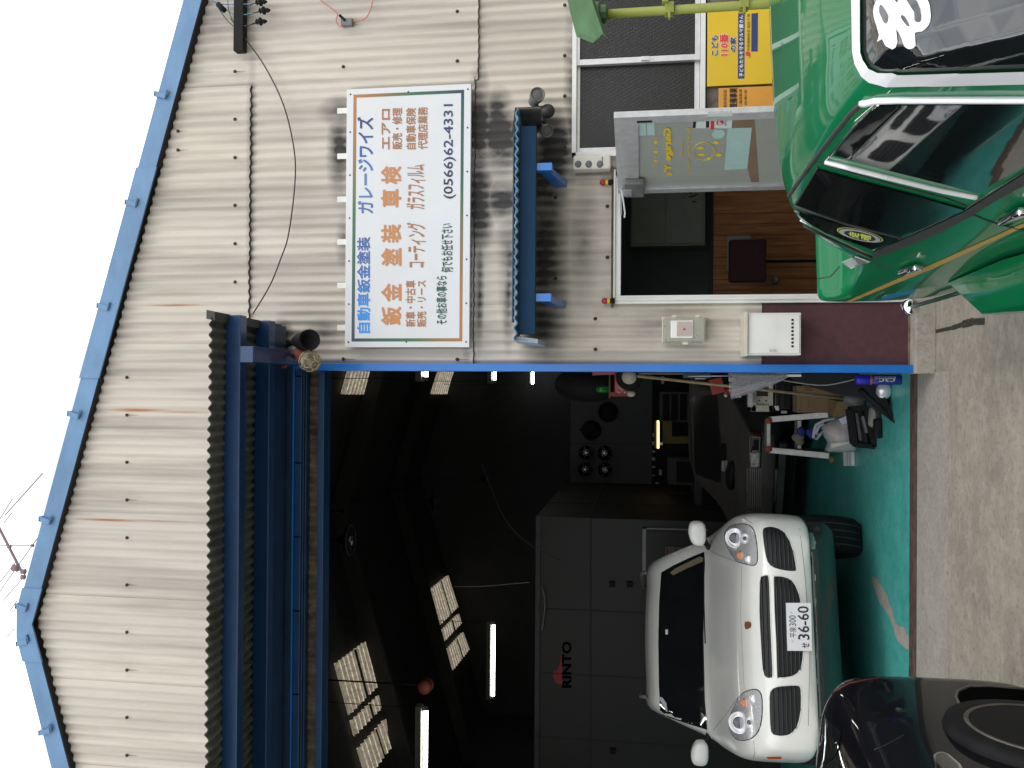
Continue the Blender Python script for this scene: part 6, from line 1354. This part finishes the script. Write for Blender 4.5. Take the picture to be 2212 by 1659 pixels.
bm.faces.new(rings[0][::-1]); bm.faces.new(rings[-1]); bmesh.ops.recalc_face_normals(bm, faces=bm.faces[:]); me = bpy.data.meshes.new('bag'); bm.to_mesh(me); bm.free(); link('sack', me, bgm, bg2, True)
for pts in (((1000, 880), (900, 985), (870, 960), (885, 860), (900, 800), (1010, 740), (1150, 710)), ((1000, 880), (930, 930), (905, 900), (940, 820), (1010, 780))): MB().tube([P(*g1(*p), BGY-.02) for p in pts], .012, 6).build('handle', bgm, bg2, smooth=True)
for c, r_, m_ in (((1150, 880), .06, pm('orange wrapper', (.50, .17, .05), .6)), ((1230, 950), .055, pm('white wrapper', (.6, .6, .56), .6)), ((1180, 1040), .035, pm('red wrapper', (.45, .06, .04), .6)), ((1320, 870), .06, pm('pink wrapper', (.45, .12, .10), .6)), ((1290, 800), .05, pm('pale wrapper', (.5, .48, .45), .6))): MB().ball(P(*g1(*c), BGY-.02), r_, 8, (1, .8, .9)).build('wrapper', m_, bg2)
MB().slab([P(*g1(*p), BGY-.15) for p in ((1200, 725), (1330, 665), (1335, 765), (1250, 795))], (0, .003, 0)).build('receipt', pm('lilac paper', (.55, .55, .66), .7), bg2)
MB().slab([P(*g1(*p), BGY-.14) for p in ((1095, 1045), (1370, 1008), (1372, 1020), (1300, 1050), (1110, 1098))], (0, .004, 0)).build('flat_carton', pm('ivory card', (.6, .58, .48), .7), bg2)
# crate
CRY = 6.72; cr2 = thing('black_crate', 'black open plastic crate tipped on its side in front of the carrier bag', 'crate', (P(*g1(1480, 830), CRY).x, CRY, .013))
cq = [P(*g1(*p), CRY) for p in ((1340, 590), (1545, 570), (1650, 1080), (1400, 1050))]
for i in range(4): a_, b_ = cq[i], cq[(i+1) % 4]; MB().bar(a_, b_, .035, .11, (0, 1, 0)).build('side', M['black'], cr2, bevel=.003)
MB().slab([p+Vector((0, .07, 0)) for p in cq], (0, .01, 0)).build('base', M['dgrey'], cr2)
for a_, b_ in (((1420, 640), (1475, 1000)), ((1500, 680), (1560, 900))): MB().bar(P(*g1(*a_), CRY+.02), P(*g1(*b_), CRY+.02), .02, .05, (0, 1, 0)).build('rib', M['grey'], cr2)
q = G(*g1(1660, 695), .045); o = thing('polishing_pad', 'round grey polishing pad leaning between the crate and the black strip', 'pad', q)
MB().lathe(q+Vector((0, .0, 0)), (.05, -.12, .98), ((-.03, .07), (-.02, .082), (.005, .085), (.015, .078)), 26).build('rim', M['dgrey'], o, smooth=True); MB().lathe(q, (.05, -.12, .98), ((.015, .074), (.022, .068), (.024, .01)), 26).build('face', pm('pale felt', (.33, .32, .29), .9, 0, .1, 60, .3), o, smooth=True)
a, b = G(*g1(1785, 715)), G(*g1(1790, 970)); o = MB().bar(a+Vector((0, 0, .04)), b+Vector((0, 0, .04)), .06, .055).build('scrub_brush', M['black'], bevel=.014, smooth=True); uniq(o, 'small black brush lying on the teal floor', 'brush')
for k, xx in enumerate((1285, 1335, 1375)):
    a, b = G(*g1(xx, 1150), .03), G(*g1(xx+4, 1333), .03); o = MB().bar(a, b, .045, .03).build('foam_strip', pm('white foam', (.68, .68, .70), .8), bevel=.003); uniq(o, ('outer', 'middle', 'front')[k]+' one of three white foam strips on the floor by the carrier bag', 'foam strip', 'white foam strips on the floor')
o = MB().ball(G(*g1(1105, 1245), .03), .035, 10, (1, 1, .7)).build('yellow_plug', pm('yellow plastic', (.45, .33, .05), .6), smooth=True); uniq(o, 'small yellow plug on the floor below the ladder foot', 'plug')
# mop with wooden handle
ha, hb = P(*g2(870, 100), 6.9), P(*g1(1300, 455), 7.0); mp_ = thing('long_handled_mop', 'floor mop with a long thin wooden handle leaning on the inner wall', 'mop', (hb.x, 7.0, .013))
MB().tube([ha, hb], .012, 8).build('handle', pm('worn wood', (.32, .24, .14), .7, 0, .2, 20), mp_, smooth=True)
MB().lathe(hb, hb-ha, ((-.02, .025), (.02, .04), (.05, .055), (.11, .06), (.13, .05)), 18).build('ferrule', M['grey'], mp_, smooth=True)
MB().lathe(hb+(hb-ha).normalized()*.13, hb-ha, ((0, .05), (.03, .05), (.035, .02)), 18).build('disc', M['black'], mp_, smooth=True)
# clear umbrella
UY = 6.0; um = thing('clear_umbrella', 'folded clear plastic umbrella hanging point down inside the blue post', 'umbrella', P(1640, 820, UY))
um_m, t, b = new_mat('clear vinyl'); b.inputs['Base Color'].default_value = (.45, .46, .50, 1); b.inputs['Roughness'].default_value = .2; b.inputs['Alpha'].default_value = .40
ta, tb_ = P(1578, 812, UY), P(1702, 811, UY); ax_ = (tb_-ta); Lu = ax_.length; ad = ax_.normalized(); e1 = Vector((1, 0, 0)); e1 = (e1-ad*e1.dot(ad)).normalized(); e2 = ad.cross(e1)
bm = bmesh.new(); rg = []
for i in range(13):
    t_ = i/12; r2 = .115*(1-t_)**.8+.010; rg.append([bm.verts.new(ta+ad*Lu*t_+(e1*math.cos(j*math.pi/16)+e2*math.sin(j*math.pi/16))*r2*(1+.28*math.cos(j*math.pi/2))) for j in range(32)])
for i in range(12):
    for j in range(32): bm.faces.new((rg[i][j], rg[i][(j+1) % 32], rg[i+1][(j+1) % 32], rg[i+1][j]))
me = bpy.data.meshes.new('canopy'); bm.to_mesh(me); bm.free(); link('canopy', me, um_m, um, True)
MB().tube([ta-ad*.28, tb_], .005, 6).build('shaft', M['chrome'], um); MB().tube([tb_-ad*.01, tb_+ad*.085], .009, 8).build('ferrule', M['white'], um)
for j in range(0, 32, 4): MB().tube([ta+(e1*math.cos(j*math.pi/16)+e2*math.sin(j*math.pi/16))*.14, ta+ad*Lu*.97], .0016, 4).build('rib', M['alu'], um)
MB().box(P(*g2(1955, 158), UY-.14), P(*g2(1872, 112), UY-.12)).build('tag', pm('grey tag', (.30, .29, .26), .6), um, bevel=.003)
# thin white cord
o = cable([g1(400, 200), g1(600, 235), g1(850, 270), g1(1050, 275), g1(1250, 240), g1(1430, 195)], 6.2, .004, None).build('grey_cable', pm('pale cord', (.33, .33, .34), .5), smooth=True); uniq(o, 'pale cord sagging across the black panel to the blue can', 'cord')
# shelf with red machine, bag and wheel
SYv = 8.6; sh = thing('wall_shelf', 'dark timber shelf plank carrying a wet dark bag and the red machine', 'shelf', P(1316, 830, SYv))
a, b = P(*g2(572, 350), SYv), P(*g2(556, 60), SYv); MB().box((a.x, SYv, a.z), (b.x+.3, SYv+.5, b.z)).build('plank', pm('old timber', (.16, .11, .06), .8), sh)
MB().box((b.x+.22, SYv+.4, 0.0), (b.x+.30, SYv+.5, b.z)).build('bracket', M['dgrey'], sh)
q = P(*g2(330, 190), SYv+.2); o = MB().ball(q, .30, 18, (.62, .6, 1.15)).build('dark_sack', M['black'], smooth=True); uniq(o, 'rounded dark grey machine hood standing on the wall shelf', 'machine')
for k, c in enumerate(((505, 250), (545, 235))):
    q = P(*g2(*c), SYv+.05); o = MB().lathe((q.x, q.y, P(*g2(556, 200), SYv).z), (0, 0, 1), ((0, .03), (.10, .03), (.13, .012), (.17, .012)), 12).build('green_bottle', pm('green bottle glass', (.02, .22, .04), .1), smooth=True); uniq(o, ('left', 'right')[k]+' of two small green bottles on the wall shelf', 'bottle', 'green bottles on the shelf')
RY = 8.3; rm = thing('red_compressor', 'red wheeled machine mounted under the shelf beside the blue post', 'machine', P(1345, 830, RY))
a, b = P(*g2(800, 290), RY), P(*g2(615, 60), RY); MB().box((a.x, RY, a.z), (b.x+.15, RY+.3, b.z)).build('case', M['red'], rm, bevel=.012, seg=2, smooth=True)
MB().box((a.x-.03, RY+.02, a.z-.02), (a.x+.01, RY+.2, b.z+.05)).build('edge_rail', pm('dark red rail', (.25, .015, .015), .4), rm)
q = P(*g2(780, 110), RY-.04); MB().lathe(q, (0, -1, 0), ((-.03, .10), (0, .125), (.05, .125), (.06, .10), (.055, .07)), 28).build('wheel', M['black'], rm, smooth=True); MB().lathe(q+Vector((0, -.04, 0)), (0, -1, 0), ((0, .07), (.02, .068), (.03, .02), (.035, .01)), 18).build('hub', M['cream'], rm, smooth=True)
for c in ((665, 278), (735, 278)): MB().ball(P(*g2(*c), RY-.02), .013, 10).build('knob', M['cream'], rm)
MB().ball(P(*g2(800, 295), RY-.03), .03, 12, (1, .8, 1.4)).build('grip', M['cream'], rm, smooth=True)
MB().tube([P(*g2(*p), RY-.005) for p in ((668, 215), (680, 208), (708, 208), (722, 222), (708, 236), (680, 236), (668, 225), (668, 215))], .003, 5).build('badge_outline', M['cream'], rm)
o = MB().bar(P(*g2(375, 72), 8.0), P(*g2(615, 66), 8.0), .03, .03).build('pink_lever', pm('pink red lever', (.45, .10, .12), .4)); uniq(o, 'pinkish red bar beside the post above the red machine', 'bar')
xbox(*(lambda a, b: (a[0], b[0], a[1], b[1]))(g2(885, 66), g2(1380, 82)), 7.6, .06, 'timber_rack', pm('pale timber', (.30, .20, .12), .7), 'pale timber rack strip beside the blue post', 'rack')
xbox(*(lambda a, b: (a[0], b[0], a[1], b[1]))(g2(1380, 62), g2(1680, 122)), 7.6, .2, 'blue_grey_case', pm('blue grey case', (.05, .075, .10), .5), 'blue grey tool case on the rack beside the blue post', 'case', .01)
xbox(*(lambda a, b: (a[0], b[0], a[1], b[1]))(g2(1505, 122), g2(1625, 132)), 7.55, .03, 'white_label_strip', M['white'], 'white strip along the edge of the blue grey case', 'strip')
rj = thing('red_jack', 'red trolley jack parts beyond the clear umbrella', 'jack', P(*g2(1950, 270), 8.4))
MB().bar(P(*g2(1720, 130), 8.4), P(*g2(1760, 290), 8.4), .12, .1, (0, 1, 0)).build('arm', M['red'], rj); MB().box(P(*g2(2090, 305), 8.5), P(*g2(1830, 230), 8.4)).build('body', M['red'], rj, bevel=.01)
for c in ((1965, 322), (1998, 320), (1845, 312)): MB().ball(P(*g2(*c), 8.35), .02, 10).build('bolt_head', M['alu'], rj)
o = MB().bar(P(*g2(2112, 285), 8.0), P(*g2(2112, 440), 8.0), .04, .04).build('battery_lights', pm('pale panel strip', (.5, .5, .52), .5)); uniq(o, 'narrow pale strip of switches beside the cream heater', 'switch strip')
# bay partition on the inner right so the office box reads as a wall
for nm in ('text',):
    pass

# dim equipment along the booth side and the back wall
for k, (x_, y_, Y, w_, h_, d_, lab) in enumerate(((1560, 1060, 12.6, .55, .95, .4, 'dark upright equipment cabinet by the side of the paint booth'), (1500, 1020, 13.6, .40, 1.30, .4, 'tall dark locker between the booth and the grey board'), (1520, 880, 14.4, .5, .5, .3, 'low dark machine standing on the workbench'))):
    q = P(x_, y_, Y); z0 = .93 if k == 2 else .013
    t = thing('equipment_cabinet', lab, 'cabinet', (q.x, Y, z0)); MB().box((q.x-w_/2, Y, z0), (q.x+w_/2, Y+d_, z0+h_)).build('case', M['dgrey'], t, bevel=.01)
    for j in range(3): MB().box((q.x-w_/2+.04, Y-.008, z0+h_*(.12+.28*j)), (q.x+w_/2-.04, Y, z0+h_*(.34+.28*j))).build('drawer', M['black'], t)
for k, (pts, lab) in enumerate((([(1040, 1000), (1090, 1120), (1150, 1180), (1210, 1210)], 'thin black hose sagging from the roof towards the booth'), ([i7(990, 265), i7(1200, 262), i7(1400, 245), i7(1520, 235)], 'thin pale wire running across the dark roof to the booth'))):
    o = cable(pts, 10.2, .006, None).build('roof_hose' if k == 0 else 'roof_wire', CBL if k == 0 else pm('pale wire', (.2, .2, .2), .6), smooth=True); uniq(o, lab, 'hose' if k == 0 else 'wire')
o = MB().tube([P(*i7(*p), BY-.06) for p in ((1610, 262), (1628, 330), (1630, 420), (1618, 520), (1608, 580))], .012, 6).build('booth_hose', pm('pale grey hose', (.16, .16, .16), .5), smooth=True); uniq(o, 'pale grey hose drooping down the front of the booth', 'hose')
